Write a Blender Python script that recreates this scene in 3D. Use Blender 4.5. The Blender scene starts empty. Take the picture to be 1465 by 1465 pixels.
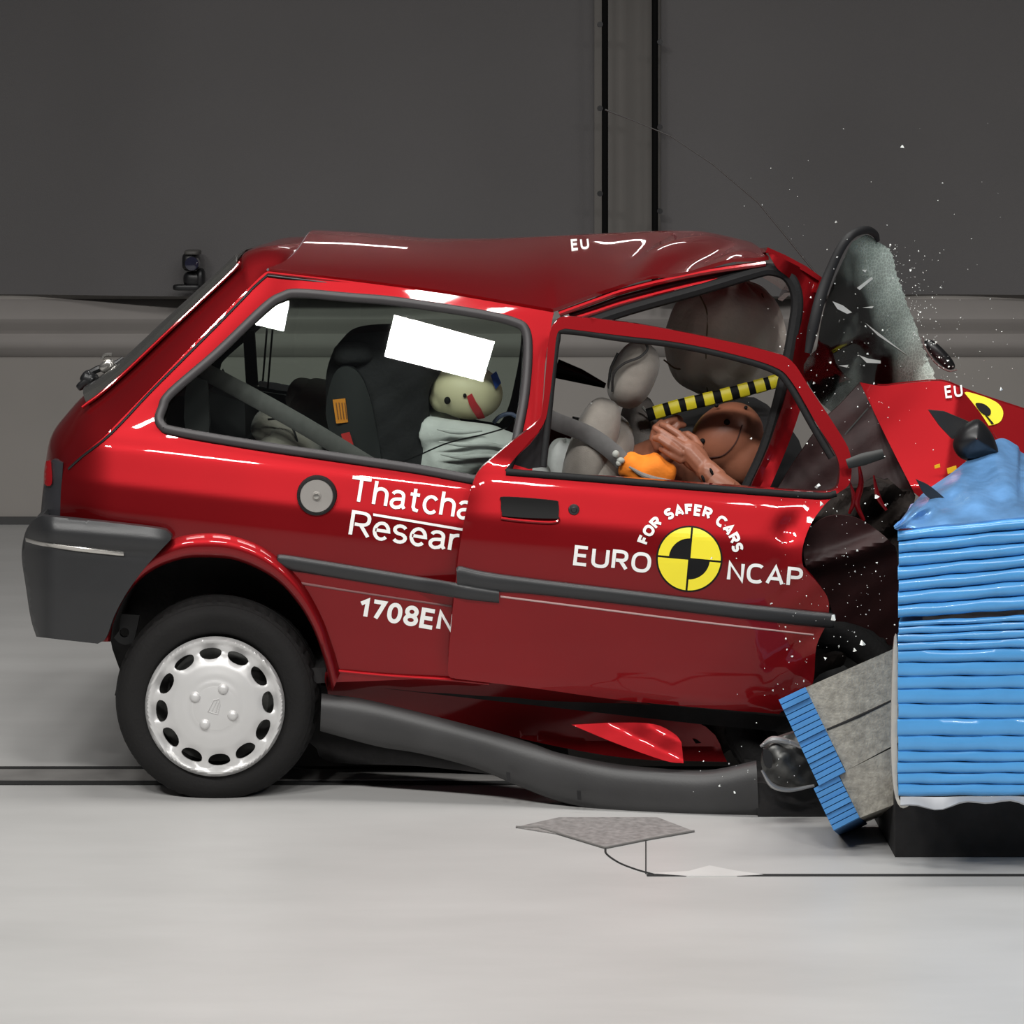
import bpy, bmesh, math, random
import numpy as np
from mathutils import Vector, Matrix, Euler
from mathutils.geometry import delaunay_2d_cdt

random.seed(7); np.random.seed(7)
SC = bpy.context.scene
COL = SC.collection
PI = math.pi

# ------------------------------------------------------------------ camera
D, F, H, CX, HY = 7.0, 3857.0, 1.7, 732.5, 213.0      # distance to the car's near side, focal length in px, eye height
cam = bpy.data.cameras.new('camera'); camo = bpy.data.objects.new('camera', cam); COL.objects.link(camo)
camo.location = (0, -D, H); camo.rotation_euler = (PI / 2, 0, 0)
cam.sensor_width = 36; cam.lens = 36 * F / 1465; cam.shift_y = -(732.5 - HY) / 1465
cam.clip_end = 100
SC.camera = camo
# ------------------------------------------------------------------ world, lamps, exposure
w = bpy.data.worlds.new('World'); SC.world = w; w.use_nodes = True
w.node_tree.nodes['Background'].inputs[0].default_value = (0.9, 0.92, 1.0, 1)
w.node_tree.nodes['Background'].inputs[1].default_value = 0.03
SC.view_settings.view_transform = 'Standard'; SC.view_settings.look = 'None'
SC.view_settings.gamma = 1; SC.view_settings.use_curve_mapping = False
SC.view_settings.exposure = 0.0

def lamp(name, loc, target, sx, sy, power, spread=180, color=(1, 0.985, 0.955)):
    l = bpy.data.lights.new(name, 'AREA'); l.shape = 'RECTANGLE'; l.size = sx; l.size_y = sy
    l.energy = power; l.color = color; l.spread = math.radians(spread)
    o = bpy.data.objects.new(name, l); COL.objects.link(o); o.location = loc
    o.rotation_euler = (Vector(target) - Vector(loc)).to_track_quat('-Z', 'Y').to_euler()
    return o
# the lighting rig of the hall: a front row (slightly askew to the car) and an overhead row of rectangular lamps
for k in range(-2, 3):
    x, y = .48 + 2.15 * k, -5.66 - .66 * k
    l = lamp('rig_lamp', (x, y, 5.6), (x, y + 2.2, 0), 1.15, .36, 84, 125)
    l.rotation_euler = (math.radians(36), 0, math.radians(-17))
for i in range(4):
    x = -2.6 + 1.7 * i
    lamp('rig_lamp', (x, -.35, 5.9), (x, -.35, 0), 1.2, 1.0, 36, 130)
for x, l_ in ((-.55, .5), (.62, .8)):                          # two added slim lamps, out of view, placed to streak the roof crest
    lamp('roof_streak_lamp', (x, 4.5, 3.0), (x, 0, 1.3), l_, .07, 1.6, 150)

# ------------------------------------------------------------------ helpers: mapping
def P(px, py, y):
    d = D + y
    return ((px - CX) * d / F, y, H - (py - HY) * d / F)
def S(y=0.0): return (D + y) / F                       # metres per pixel at a depth
def A(seq): return np.array(seq, float)

def sm(pts, k=6, closed=True):
    """Catmull-Rom through the points; a repeated point is a sharp corner."""
    pts = [tuple(map(float, p)) for p in pts]
    n = len(pts)
    corners = [i for i in range(n) if pts[i] == pts[(i + 1) % n]] if closed else []
    def cr(seg, closed):
        m = len(seg); out = []
        rng = range(m if closed else m - 1)
        for i in rng:
            p1, p2 = np.array(seg[i]), np.array(seg[(i + 1) % m])
            p0 = np.array(seg[(i - 1) % m]) if closed or i > 0 else 2 * p1 - p2
            p3 = np.array(seg[(i + 2) % m]) if closed or i + 2 < m else 2 * p2 - p1
            for j in range(k):
                t = j / k
                out.append(tuple(0.5 * (2 * p1 + (p2 - p0) * t + (2 * p0 - 5 * p1 + 4 * p2 - p3) * t * t + (3 * p1 - p0 - 3 * p2 + p3) * t ** 3)))
        if not closed: out.append(tuple(seg[-1]))
        return out
    if not closed: return cr(pts, False)
    if not corners: return cr(pts, True)
    st = (corners[0] + 1) % n
    rot = pts[st:] + pts[:st]
    out, seg = [], [rot[0]]
    for p in rot[1:]:
        if p == seg[-1]:
            out += cr(seg, False)[:-1]; seg = [p]
        else: seg.append(p)
    if seg[-1] != rot[0]: seg.append(rot[0])
    if len(seg) > 1: out += cr(seg, False)[:-1]
    return out

def resample(loop, step):
    out = []
    n = len(loop)
    for i in range(n):
        a, b = A(loop[i]), A(loop[(i + 1) % n])
        m = max(1, int(math.ceil(np.linalg.norm(b - a) / step)))
        for j in range(m): out.append(tuple(a + (b - a) * j / m))
    return out

def inside(pts, loops):
    x, y = pts[:, 0], pts[:, 1]
    c = np.zeros(len(pts), bool)
    for L in loops:
        L = A(L); n = len(L)
        for i in range(n):
            x1, y1 = L[i]; x2, y2 = L[(i + 1) % n]
            if y1 == y2: continue
            m = (y1 > y) != (y2 > y)
            c ^= m & (x < (x2 - x1) * (y - y1) / (y2 - y1) + x1)
    return c

def tri2d(loops, step=10.0):
    loops = [resample(L, step) for L in loops]
    allp = A([p for L in loops for p in L])
    lo, hi = allp.min(0), allp.max(0)
    gx = np.arange(lo[0] + step * .5, hi[0], step); gy = np.arange(lo[1] + step * .5, hi[1], step * .87)
    g = A([(x + (step / 2 if j % 2 else 0), y) for j, y in enumerate(gy) for x in gx])
    verts = [Vector(p) for p in allp]; edges = []; b = 0
    for L in loops:
        n = len(L); edges += [(b + i, b + (i + 1) % n) for i in range(n)]; b += n
    if len(g):
        g = g[inside(g, loops)]
        keep = []
        for p in g:
            if ((allp - p) ** 2).sum(1).min() > (step * .45) ** 2: keep.append(p)
        verts += [Vector(p) for p in keep]
    r = delaunay_2d_cdt(verts, edges, [], 0, 1e-5)
    V = A([tuple(v) for v in r[0]]); T = np.array([f for f in r[2] if len(f) == 3])
    cen = V[T].mean(1)
    T = T[inside(cen, loops)]
    used = np.unique(T); m = -np.ones(len(V), int); m[used] = np.arange(len(used))
    return V[used], m[T]

# ------------------------------------------------------------------ helpers: meshes
class Mesh:
    def __init__(self): self.v = []; self.f = []
    def add(self, v, f):
        b = len(self.v); self.v += [tuple(p) for p in v]; self.f += [tuple(i + b for i in q) for q in f]; return self
ORG = {}
def thing(name, label, cat, loc, group=None):
    o = bpy.data.objects.new(name, None); o.empty_display_size = 0.1; COL.objects.link(o); o.location = loc
    o['label'] = label; o['category'] = cat
    if group: o['group'] = group
    ORG[o.name] = Vector(loc); return o
def build(name, m, mat, parent=None, sharp=35, label=None, cat=None, kind=None, group=None, recalc=True, smooth=True, loc=None):
    """Link ONE mesh object; vertices are given in world space."""
    if isinstance(m, tuple): m = Mesh().add(*m)
    org = ORG[parent.name] if parent else Vector(loc) if loc is not None else Vector((0, 0, 0))
    me = bpy.data.meshes.new(name)
    me.from_pydata([(p[0] - org[0], p[1] - org[1], p[2] - org[2]) for p in m.v], [], m.f)
    if recalc:
        bm = bmesh.new(); bm.from_mesh(me); bmesh.ops.recalc_face_normals(bm, faces=bm.faces); bm.to_mesh(me); bm.free()
    if smooth:
        me.shade_smooth(); me.set_sharp_from_angle(angle=math.radians(sharp))
    me.materials.append(mat)
    o = bpy.data.objects.new(name, me); COL.objects.link(o)
    if parent: o.parent = parent
    elif loc is not None: o.location = loc
    ORG[o.name] = org
    for k, v in (('label', label), ('category', cat), ('kind', kind), ('group', group)):
        if v: o[k] = v
    return o
def finish(name, me, mat, parent, **k):
    m = Mesh().add([tuple(v.co) for v in me.vertices], [tuple(p.vertices) for p in me.polygons])
    return build(name, m, mat, parent, **k)

def panel(loops, depth, thick=0.012, step=10.0):
    """A sheet cut out in side view, bent in depth by depth(px, py), with real thickness."""
    V, T = tri2d(loops, step)
    y = depth(V[:, 0], V[:, 1]) if callable(depth) else np.full(len(V), float(depth))
    fr = [P(a, b, c) for (a, b), c in zip(V, y)]
    n = len(fr)
    if thick <= 0: return fr, [tuple(t) for t in T]
    bk = [(p[0], p[1] + thick, p[2]) for p in fr]
    cnt = {}
    for t in T:
        for i in range(3):
            a, b = t[i], t[(i + 1) % 3]; cnt[(a, b)] = 1
    rim = [(a, b) for (a, b) in cnt if (b, a) not in cnt]
    f = [tuple(t) for t in T] + [tuple(n + i for i in reversed(t)) for t in T] + [(b, a, n + a, n + b) for a, b in rim]
    return fr + bk, f
def prism(poly, y0, y1, off=(0, 0)):
    """Polygon in side view extruded in depth (metric, so the back has the true size)."""
    a = [P(x, y, y0) for x, y in poly]
    b = [(p[0] + off[0], y1, p[2] + off[1]) for p in a]
    n = len(a)
    return a + b, [tuple(range(n)), tuple(range(2 * n - 1, n - 1, -1))] + [(i, (i + 1) % n, n + (i + 1) % n, n + i) for i in range(n)]
def loft(rows, closed_u=False, closed_v=False):
    n, m = len(rows), len(rows[0])
    v = [p for r in rows for p in r]; f = []
    for i in range(n if closed_v else n - 1):
        for j in range(m if closed_u else m - 1):
            f.append((i * m + j, i * m + (j + 1) % m, ((i + 1) % n) * m + (j + 1) % m, ((i + 1) % n) * m + j))
    return v, f
def thicken(vf, t):
    """Solid shell from an open sheet, offset along the vertex normals."""
    v, f = vf
    me = bpy.data.meshes.new('t'); me.from_pydata(v, [], f); me.update()
    nr = [tuple(x.vector) for x in me.vertex_normals]; bpy.data.meshes.remove(me)
    n = len(v); b = [tuple(np.array(p) - np.array(q) * t) for p, q in zip(v, nr)]
    e = set()
    for q in f:
        for i in range(len(q)): e.add((q[i], q[(i + 1) % len(q)]))
    rim = [(a, c) for a, c in e if (c, a) not in e]
    return list(v) + b, list(f) + [tuple(n + i for i in reversed(q)) for q in f] + [(c, a, n + a, n + c) for a, c in rim]
def tube(path, r, seg=8, closed=False, flat=1.0, cap=True):
    """Sweep an ellipse along a 3-D path; r a number or one per point."""
    path = [Vector(p) for p in path]; n = len(path)
    rs = r if hasattr(r, '__len__') else [r] * n
    v, f = [], []
    up = Vector((0, 1, 0))
    for i in range(n):
        a = path[(i - 1) % n] if closed or i else path[0]; b = path[(i + 1) % n] if closed or i < n - 1 else path[-1]
        t = (b - a).normalized() if (b - a).length > 1e-9 else Vector((1, 0, 0))
        ref = up if abs(t.dot(up)) < .92 else Vector((0, 0, 1))
        s = t.cross(ref).normalized(); u = s.cross(t).normalized()
        for j in range(seg):
            q = 2 * PI * j / seg
            v.append(tuple(path[i] + s * math.cos(q) * rs[i] + u * math.sin(q) * rs[i] * flat))
    for i in range(n if closed else n - 1):
        for j in range(seg):
            a, b = i * seg, ((i + 1) % n) * seg
            f.append((a + j, a + (j + 1) % seg, b + (j + 1) % seg, b + j))
    if cap and not closed:
        f.append(tuple(range(seg))[::-1]); f.append(tuple(range((n - 1) * seg, n * seg)))
    return v, f
def tubepx(pts, depth, rpx, seg=8, closed=False, flat=1.0, k=5):
    q = sm(pts, k, closed) if k > 1 else pts
    ys = depth(A(q)[:, 0], A(q)[:, 1]) if callable(depth) else [depth] * len(q)
    return tube([P(a, b, y) for (a, b), y in zip(q, ys)], [rpx * S(y) for y in ys] if not hasattr(rpx, '__len__') else
                [np.interp(i / (len(q) - 1), np.linspace(0, 1, len(rpx)), rpx) * S(ys[i]) for i in range(len(q))], seg, closed, flat)
def blob(c, r, rot=(0, 0, 0), e=1.0, nu=28, nv=16, fn=None):
    """Superellipsoid (e<1 boxy)."""
    R = Euler(rot).to_matrix(); v, f = [], []
    def sp(x): return math.copysign(abs(x) ** e, x)
    for i in range(nv + 1):
        th = PI * i / nv
        for j in range(nu):
            ph = 2 * PI * j / nu
            q = Vector((sp(math.sin(th)) * sp(math.cos(ph)) * r[0], sp(math.sin(th)) * sp(math.sin(ph)) * r[1], sp(math.cos(th)) * r[2]))
            if fn: q = fn(q, th, ph)
            v.append(tuple(R @ q + Vector(c)))
    for i in range(nv):
        for j in range(nu):
            a, b = i * nu, (i + 1) * nu
            f.append((a + j, a + (j + 1) % nu, b + (j + 1) % nu, b + j))
    return v, f
def box(lo, hi):
    x0, y0, z0 = lo; x1, y1, z1 = hi
    return [(x0, y0, z0), (x1, y0, z0), (x1, y1, z0), (x0, y1, z0), (x0, y0, z1), (x1, y0, z1), (x1, y1, z1), (x0, y1, z1)], \
        [(0, 3, 2, 1), (4, 5, 6, 7), (0, 1, 5, 4), (1, 2, 6, 5), (2, 3, 7, 6), (3, 0, 4, 7)]
def lathe(prof, c, seg=72, fn=None):
    """prof: (radius, y) pairs spun about the y axis through c."""
    rows = []
    for i in range(seg):
        a = 2 * PI * i / seg
        rows.append([(c[0] + (fn(r, y, a) if fn else r) * math.cos(a), c[1] + y, c[2] + (fn(r, y, a) if fn else r) * math.sin(a)) for r, y in prof])
    return loft(rows, closed_v=True)
def fuse(m, voxel=0.004, it=4):
    """Melt overlapping closed shapes into one continuous surface."""
    me = bpy.data.meshes.new('fuse'); me.from_pydata(m.v, [], m.f)
    bm = bmesh.new(); bm.from_mesh(me); bmesh.ops.recalc_face_normals(bm, faces=bm.faces); bm.to_mesh(me); bm.free()
    o = bpy.data.objects.new('fuse', me); COL.objects.link(o)
    r = o.modifiers.new('r', 'REMESH'); r.mode = 'VOXEL'; r.voxel_size = voxel
    s = o.modifiers.new('s', 'SMOOTH'); s.iterations = it; s.factor = .5
    dg = bpy.context.evaluated_depsgraph_get(); dg.update()
    out = bpy.data.meshes.new_from_object(o.evaluated_get(dg))
    bpy.data.objects.remove(o); bpy.data.meshes.remove(me)
    return out
def noise2(x, y, s=1.0, seed=0.0):
    return (np.sin(x * .031 * s + 1.3 + seed) * np.cos(y * .043 * s + .7 * seed) + .6 * np.sin(x * .071 * s - y * .052 * s + 2.1 * seed) + .35 * np.sin(x * .13 * s + y * .17 * s + seed)) / 1.95

# ------------------------------------------------------------------ helpers: materials
def mat(name, col, rough=.5, metal=0., coat=0., var=0.08, vscale=6., bump=0., bscale=60., spec=.5, coat_rough=.03, sheen=0., aniso=None):
    m = bpy.data.materials.new(name); m.use_nodes = True
    nt = m.node_tree; b = nt.nodes['Principled BSDF']
    b.inputs['Roughness'].default_value = rough; b.inputs['Metallic'].default_value = metal
    b.inputs['Coat IOR'].default_value = 1.42; b.inputs['Coat Weight'].default_value = coat; b.inputs['Coat Roughness'].default_value = coat_rough
    b.inputs['Specular IOR Level'].default_value = spec
    if sheen: b.inputs['Sheen Weight'].default_value = sheen
    tc = nt.nodes.new('ShaderNodeTexCoord')
    n = nt.nodes.new('ShaderNodeTexNoise'); n.inputs['Scale'].default_value = vscale; n.inputs['Detail'].default_value = 5
    nt.links.new(tc.outputs['Object'], n.inputs['Vector'])
    r = nt.nodes.new('ShaderNodeValToRGB'); r.color_ramp.elements[0].position = .3; r.color_ramp.elements[1].position = .7
    r.color_ramp.elements[0].color = tuple(c * (1 - var) for c in col) + (1,); r.color_ramp.elements[1].color = tuple(min(1, c * (1 + var)) for c in col) + (1,)
    nt.links.new(n.outputs['Fac'], r.inputs[0]); nt.links.new(r.outputs[0], b.inputs['Base Color'])
    if bump:
        n2 = nt.nodes.new('ShaderNodeTexNoise'); n2.inputs['Scale'].default_value = bscale; n2.inputs['Detail'].default_value = 3
        nt.links.new(tc.outputs['Object'], n2.inputs['Vector'])
        bp = nt.nodes.new('ShaderNodeBump'); bp.inputs['Strength'].default_value = bump; bp.inputs['Distance'].default_value = .01
        nt.links.new(n2.outputs['Fac'], bp.inputs['Height']); nt.links.new(bp.outputs[0], b.inputs['Normal'])
    return m
def glass_mat(name, tint, refl_boost=1.0, alpha_col=(0.02, 0.03, 0.03), alpha=.12):
    """Thin pane: tinted see-through plus a sharp Fresnel reflection."""
    m = bpy.data.materials.new(name); m.use_nodes = True; nt = m.node_tree; nt.nodes.clear()
    out = nt.nodes.new('ShaderNodeOutputMaterial'); tr = nt.nodes.new('ShaderNodeBsdfTransparent'); tr.inputs[0].default_value = tint + (1,)
    gl = nt.nodes.new('ShaderNodeBsdfGlossy'); gl.inputs['Roughness'].default_value = .01
    fr = nt.nodes.new('ShaderNodeFresnel'); fr.inputs[0].default_value = 1.5
    mu = nt.nodes.new('ShaderNodeMath'); mu.operation = 'MULTIPLY'; mu.inputs[1].default_value = refl_boost; mu.use_clamp = True
    mx = nt.nodes.new('ShaderNodeMixShader')
    nt.links.new(fr.outputs[0], mu.inputs[0]); nt.links.new(mu.outputs[0], mx.inputs[0])
    nt.links.new(tr.outputs[0], mx.inputs[1]); nt.links.new(gl.outputs[0], mx.inputs[2]); nt.links.new(mx.outputs[0], out.inputs[0])
    return m

PAINT = mat('red_metallic_paint', (0.265, 0.005, 0.0085), rough=.48, metal=.88, coat=.8, var=.05, vscale=3)
PAINT_SHADED = mat('red_paint_shaded', (0.055, 0.006, 0.008), rough=.5, metal=.5, coat=.12, var=.2, vscale=14)  # the body red again, darkened as a shaded copy for far side and rail
RUBBER = mat('black_rubber', (0.009, 0.009, 0.0095), rough=.7, spec=.3, var=.2, bump=.1, bscale=90)
TYRE = mat('tyre_rubber', (0.010, 0.0095, 0.0095), rough=.75, spec=.25, var=.2, bump=.15, bscale=120)
PLASTIC = mat('dark_grey_bumper_plastic', (0.021, 0.0215, 0.023), rough=.42, var=.1, bump=.05, bscale=300)
SILLP = mat('grey_sill_plastic', (0.032, 0.0315, 0.032), rough=.5, var=.12, vscale=9, bump=.04, bscale=200)
BLACK = mat('black_trim', (0.008, 0.008, 0.009), rough=.4, var=.1)
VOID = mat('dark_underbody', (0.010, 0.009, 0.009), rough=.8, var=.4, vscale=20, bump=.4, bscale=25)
CHROME = mat('bright_trim', (0.55, 0.53, 0.50), rough=.25, metal=.9, var=.05)
SILVER = mat('silver_hubcap_paint', (0.60, 0.595, 0.59), rough=.38, metal=.25, coat=.3, var=.03)
WHITE = mat('white_vinyl', (0.86, 0.85, 0.83), rough=.45, var=.02)
YELLOW = mat('yellow_vinyl', (0.87, 0.74, 0.03), rough=.45, var=.03)
BLKV = mat('black_vinyl', (0.006, 0.006, 0.0065), rough=.65, spec=.2, var=.05)
GREYCAP = mat('grey_fuel_cap', (0.36, 0.34, 0.32), rough=.35, metal=.3, coat=.4, var=.05)
REDLENS = mat('red_lamp_lens', (0.30, 0.005, 0.008), rough=.1, coat=1., var=.1)
SMOKE = mat('smoked_lamp_housing', (0.03, 0.03, 0.034), rough=.25, var=.15)
BEIGE = mat('beige_seat_cloth', (0.27, 0.245, 0.215), rough=.9, var=.08, vscale=40, bump=.2, bscale=400, sheen=.3)
BEIGE2 = mat('pale_grey_seat_cloth', (0.36, 0.37, 0.34), rough=.9, var=.08, vscale=40, bump=.2, bscale=400)
SEATGREY = mat('dark_grey_seat_cloth', (0.22, 0.20, 0.185), rough=.9, var=.1, vscale=30, bump=.2, bscale=300)
DARKIN = mat('dark_interior_plastic', (0.02, 0.02, 0.022), rough=.65, var=.2)
CHILDSEAT = mat('black_child_seat_cloth', (0.013, 0.013, 0.015), rough=.9, var=.25, vscale=12, bump=.3, bscale=60)
CHILDSHELL = mat('charcoal_child_seat_shell', (0.022, 0.024, 0.025), rough=.45, var=.1)
AIRBAG = mat('airbag_nylon', (0.74, 0.68, 0.60), rough=.75, var=.12, vscale=8, bump=.8, bscale=16, sheen=.2)
BROWN = mat('brown_vinyl_skin', (0.28, 0.105, 0.060), rough=.42, var=.12, vscale=9, bump=.05, bscale=60)
CREAM = mat('cream_vinyl_skin', (0.78, 0.72, 0.47), rough=.5, var=.06)
ORANGE = mat('orange_cotton', (0.80, 0.21, 0.01), rough=.85, var=.15, vscale=12, bump=.4, bscale=30)
SHIRT = mat('pale_grey_cotton', (0.70, 0.72, 0.71), rough=.9, var=.08, vscale=14, bump=.3, bscale=40)
STRAP = mat('grey_webbing', (0.10, 0.097, 0.095), rough=.7, var=.1, vscale=60)
ORLAB = mat('orange_label', (0.75, 0.27, 0.02), rough=.6)
RDLAB = mat('red_label', (0.55, 0.03, 0.03), rough=.5)
BLTAPE = mat('blue_tape', (0.02, 0.07, 0.33), rough=.5)
BLUE = mat('blue_barrier_foil', (0.075, 0.30, 0.63), rough=.30, coat=.25, var=.07, vscale=9, bump=.12, bscale=16)
BLUE_D = mat('blue_barrier_edge', (0.06, 0.23, 0.52), rough=.45, var=.12, vscale=14)
FOIL = mat('pale_blue_crumpled_foil', (0.13, 0.30, 0.58), rough=.28, metal=.25, coat=.3, var=.3, vscale=11, bump=.5, bscale=14)
ALU = mat('speckled_aluminium_sheet', (0.33, 0.31, 0.265), rough=.55, metal=.2, var=.28, vscale=55, bump=.3, bscale=160)
DUSTALU = mat('dull_dark_metal', (0.11, 0.11, 0.105), rough=.45, metal=.6, var=.4, vscale=18)
FRAG = mat('white_glass_chip', (0.85, 0.88, 0.85), rough=.25, var=.05)
GLASS = glass_mat('quarter_glass', (0.92, 0.95, 0.93), 1.3)
CLEAR = glass_mat('clear_glass', (0.85, 0.9, 0.87), 1.0)
REARGL = mat('rear_window_glass', (0.045, 0.045, 0.042), rough=.25, coat=1., var=.1)

HAZED = mat('shaded_hazy_red_paint', (0.024, 0.007, 0.007), rough=.55, spec=.3, var=.35, vscale=9, bump=.2, bscale=20)  # body red of wing and scuttle, darkened for shade, dulled for haze
WRECK = mat('dark_wreckage', (0.020, 0.015, 0.013), rough=.75, spec=.2, var=.6, vscale=16, bump=.6, bscale=30)
MATBLK = mat('matt_black', (0.005, 0.005, 0.005), rough=.7, spec=.2, var=.1)
# ==================================================================== SETTING
WY = 5.21
def concrete():
    m = bpy.data.materials.new('painted_hall_floor'); m.use_nodes = True; nt = m.node_tree; b = nt.nodes['Principled BSDF']
    tc = nt.nodes.new('ShaderNodeTexCoord'); mp = nt.nodes.new('ShaderNodeMapping'); mp.inputs['Scale'].default_value = (.5, 1.6, 1)
    nt.links.new(tc.outputs['Object'], mp.inputs[0])
    n = nt.nodes.new('ShaderNodeTexNoise'); n.inputs['Scale'].default_value = 2.2; n.inputs['Detail'].default_value = 9; n.inputs['Roughness'].default_value = .6
    nt.links.new(mp.outputs[0], n.inputs['Vector'])
    r = nt.nodes.new('ShaderNodeValToRGB'); r.color_ramp.elements[0].position = .3; r.color_ramp.elements[1].position = .75
    r.color_ramp.elements[0].color = (.365, .361, .354, 1); r.color_ramp.elements[1].color = (.435, .43, .423, 1)
    nt.links.new(n.outputs['Fac'], r.inputs[0]); nt.links.new(r.outputs[0], b.inputs['Base Color'])
    b.inputs['Roughness'].default_value = .42; b.inputs['Specular IOR Level'].default_value = .45
    n2 = nt.nodes.new('ShaderNodeTexNoise'); n2.inputs['Scale'].default_value = 35; nt.links.new(tc.outputs['Object'], n2.inputs['Vector'])
    bp = nt.nodes.new('ShaderNodeBump'); bp.inputs['Strength'].default_value = .05; nt.links.new(n2.outputs['Fac'], bp.inputs['Height']); nt.links.new(bp.outputs[0], b.inputs['Normal'])
    return m
FLOORM = concrete()
WALLM = mat('grey_wall_render', (0.27, 0.252, 0.235), rough=.9, var=.07, vscale=1.2)
CURT = mat('dark_grey_curtain', (0.112, 0.107, 0.108), rough=.95, var=.06, vscale=.9, bump=.15, bscale=220)
TRIMM = mat('wall_rail_paint', (0.24, 0.222, 0.21), rough=.75, var=.08, vscale=2)
STRIPM = mat('taupe_wall_strip', (0.145, 0.136, 0.127), rough=.9, var=.05, vscale=2)

build('floor', box((-9, -10, -.1), (9, WY, 0)), FLOORM, kind='structure')
build('wall_back', box((-9, WY, -.1), (9, WY + .2, 5)), WALLM, kind='structure')
build('baseboard_back', box((-9, WY - .015, 0), (9, WY, .035)), mat('dark_baseboard', (.05, .05, .05), rough=.7), kind='structure')
# padded double rail along the wall
def wz(py): return H - (py - HY) * (D + WY) / F
prof = [(0, 428), (.02, 432), (.035, 440), (.06, 447), (.068, 455), (.06, 463), (.035, 471), (.028, 477), (.045, 484), (.05, 491), (.043, 498), (.02, 505), (.012, 509), (0, 511)]
rows = [[(x, WY - a, wz(b)) for a, b in prof] for x in np.linspace(-9, 9, 13)]
build('trim_1', loft(rows), TRIMM, kind='structure', label='grey double padded rail running along the back wall')
# curtains
def curtain(name, x0, x1, label, seed):
    rows = []
    for z in np.linspace(wz(421), 3.2, 26):
        r = []
        for x in np.arange(x0, x1 + .001, .06):
            a = .09 * math.sin(x * 2.3 + seed + .25 * z) + .02 * math.sin(x * 5.1 + seed * 2 - .5 * z) + .012 * math.sin(x * 3.1 - z * 2.2 + seed)
            r.append((x, WY - .11 + a, z))
        rows.append(r)
    return build(name, thicken(loft(rows), -.006), CURT, label=label, cat='curtain', sharp=80)
def wx(px): return (px - CX) * (D + WY) / F
curtain('curtain', -8.5, wx(860), 'wide dark grey curtain hanging left of the two black poles', 0.4)
curtain('curtain', wx(942.5), 8.5, 'wide dark grey curtain hanging right of the two black poles', 2.9)
build('trim_2', box((wx(850), WY - .03, wz(421)), (wx(952), WY - .01, 3.2)), STRIPM, kind='structure', label='taupe wall strip between the two black poles')
for side, px, pegs, lab in ((-1, 865.5, (35, 155, 277), 'left'), (1, 937, (60, 182, 302), 'right')):
    wq = lambda q_: (q_ - CX) * (D + WY - .27) / F
    t = thing('curtain_pole', 'thin black vertical pole at the %s edge of the taupe wall strip' % lab, 'pole', (wq(px), WY - .27, wz(421)))
    build('pole', tube([(wq(px), WY - .27, wz(421)), (wq(px), WY - .27, 3.2)], .0142, 10), mat('matt_black_pole', (.004, .004, .004), rough=.9, spec=.1), t)
    for py in pegs:
        c = (wq(px + 7 * side), WY - .27, H - (py - HY) * (D + WY - .27) / F)
        build('peg', tube([(c[0], c[1] - .012, c[2]), (c[0], c[1] + .02, c[2])], .013, 8), BLACK, t)

# small black camera on the wall, upper left
t = thing('wall_camera', 'small black high-speed camera mounted on the back wall behind the tailgate', 'camera', (wx(270), WY - .25, wz(415)))
def wp(px, py, y): return P(px, py, y)
yc = WY - .3
m = Mesh().add(*blob(wp(273, 374, yc), (.036, .07, .042), e=.6)); build('camera_body', m, BLACK, t)
build('camera_lens', lathe([(.0, -.02), (.018, -.02), (.030, -.018), (.032, .03), (0, .03)], wp(275, 377, yc - .075), 20), mat('lens_glass', (.02, .02, .04), rough=.1, coat=1), t)
build('camera_hood', blob(wp(276, 361, yc), (.034, .075, .012), e=.5), mat('camera_grey', (.09, .085, .08), rough=.5), t)
m = Mesh().add(*blob(wp(277, 399, yc), (.045, .04, .034), e=.7)).add(*blob(wp(287, 398, yc), (.02, .04, .045), e=.7)); build('swivel', m, BLACK, t)
m = Mesh().add(*blob(wp(268, 411, yc), (.062, .04, .014), e=.4)).add(*tube([wp(280, 408, yc), wp(280, 408, WY - .05)], .02, 10)); build('mount_plate', m, BLACK, t)

# floor track, seam line, hatch
def fl(px, py, z=0.0):
    d = (H - z) * F / (py - HY); return ((px - CX) * d / F, d - D, z)
DARKGAP = mat('dark_floor_gap', (.012, .012, .012), rough=.9)
RAIL = mat('worn_steel_track', (.30, .29, .28), rough=.45, metal=.4, var=.15, vscale=9)
ya, yb, yc2, yd = [fl(0, p)[1] for p in (1123.5, 1118, 1103, 1097.5)]
t = thing('tow_track', 'steel tow track set in the floor between two black slots, running behind the rear wheel', 'track', (0, yb, 0))
build('slot', box((-8, ya, .0005), (8, yb, .0025)), DARKGAP, t); build('slot', box((-8, yc2, .0005), (8, yd, .0025)), DARKGAP, t)
build('track_plate', box((-8, yb, .0005), (8, yc2, .005)), RAIL, t)
y0, y1 = fl(0, 1254)[1], fl(0, 1251)[1]
t = thing('floor_cover', 'flat pale floor cover in front of the car with a long dark seam', 'floor cover', (1.2, y0, 0))
build('seam', box((fl(925, 1252)[0], y0, .0003), (8, y1, .0015)), DARKGAP, t)
build('edge_gap', tube([fl(a, b, .001) for a, b in sm([(866, 1213), (868, 1222), (885, 1234), (910, 1244), (935, 1251)], 5, False)], .0025, 6), DARKGAP, t)
build('edge_gap', tube([fl(924, 1199, .001), fl(924, 1250, .001)], .0015, 6), DARKGAP, t)
v = [fl(930, 1249, .002), fl(985, 1246, .004), fl(1015, 1238, .006), fl(1050, 1245, .006), fl(1092, 1251, .002), fl(1050, 1253, .002), fl(985, 1253, .002)]
build('cover_reflection', thicken((v, [tuple(range(7))]), -.003), mat('reflection_white', (.50, .50, .49), rough=.3), t)  # white sliver paints the reflection off the glass floor cover
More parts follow.
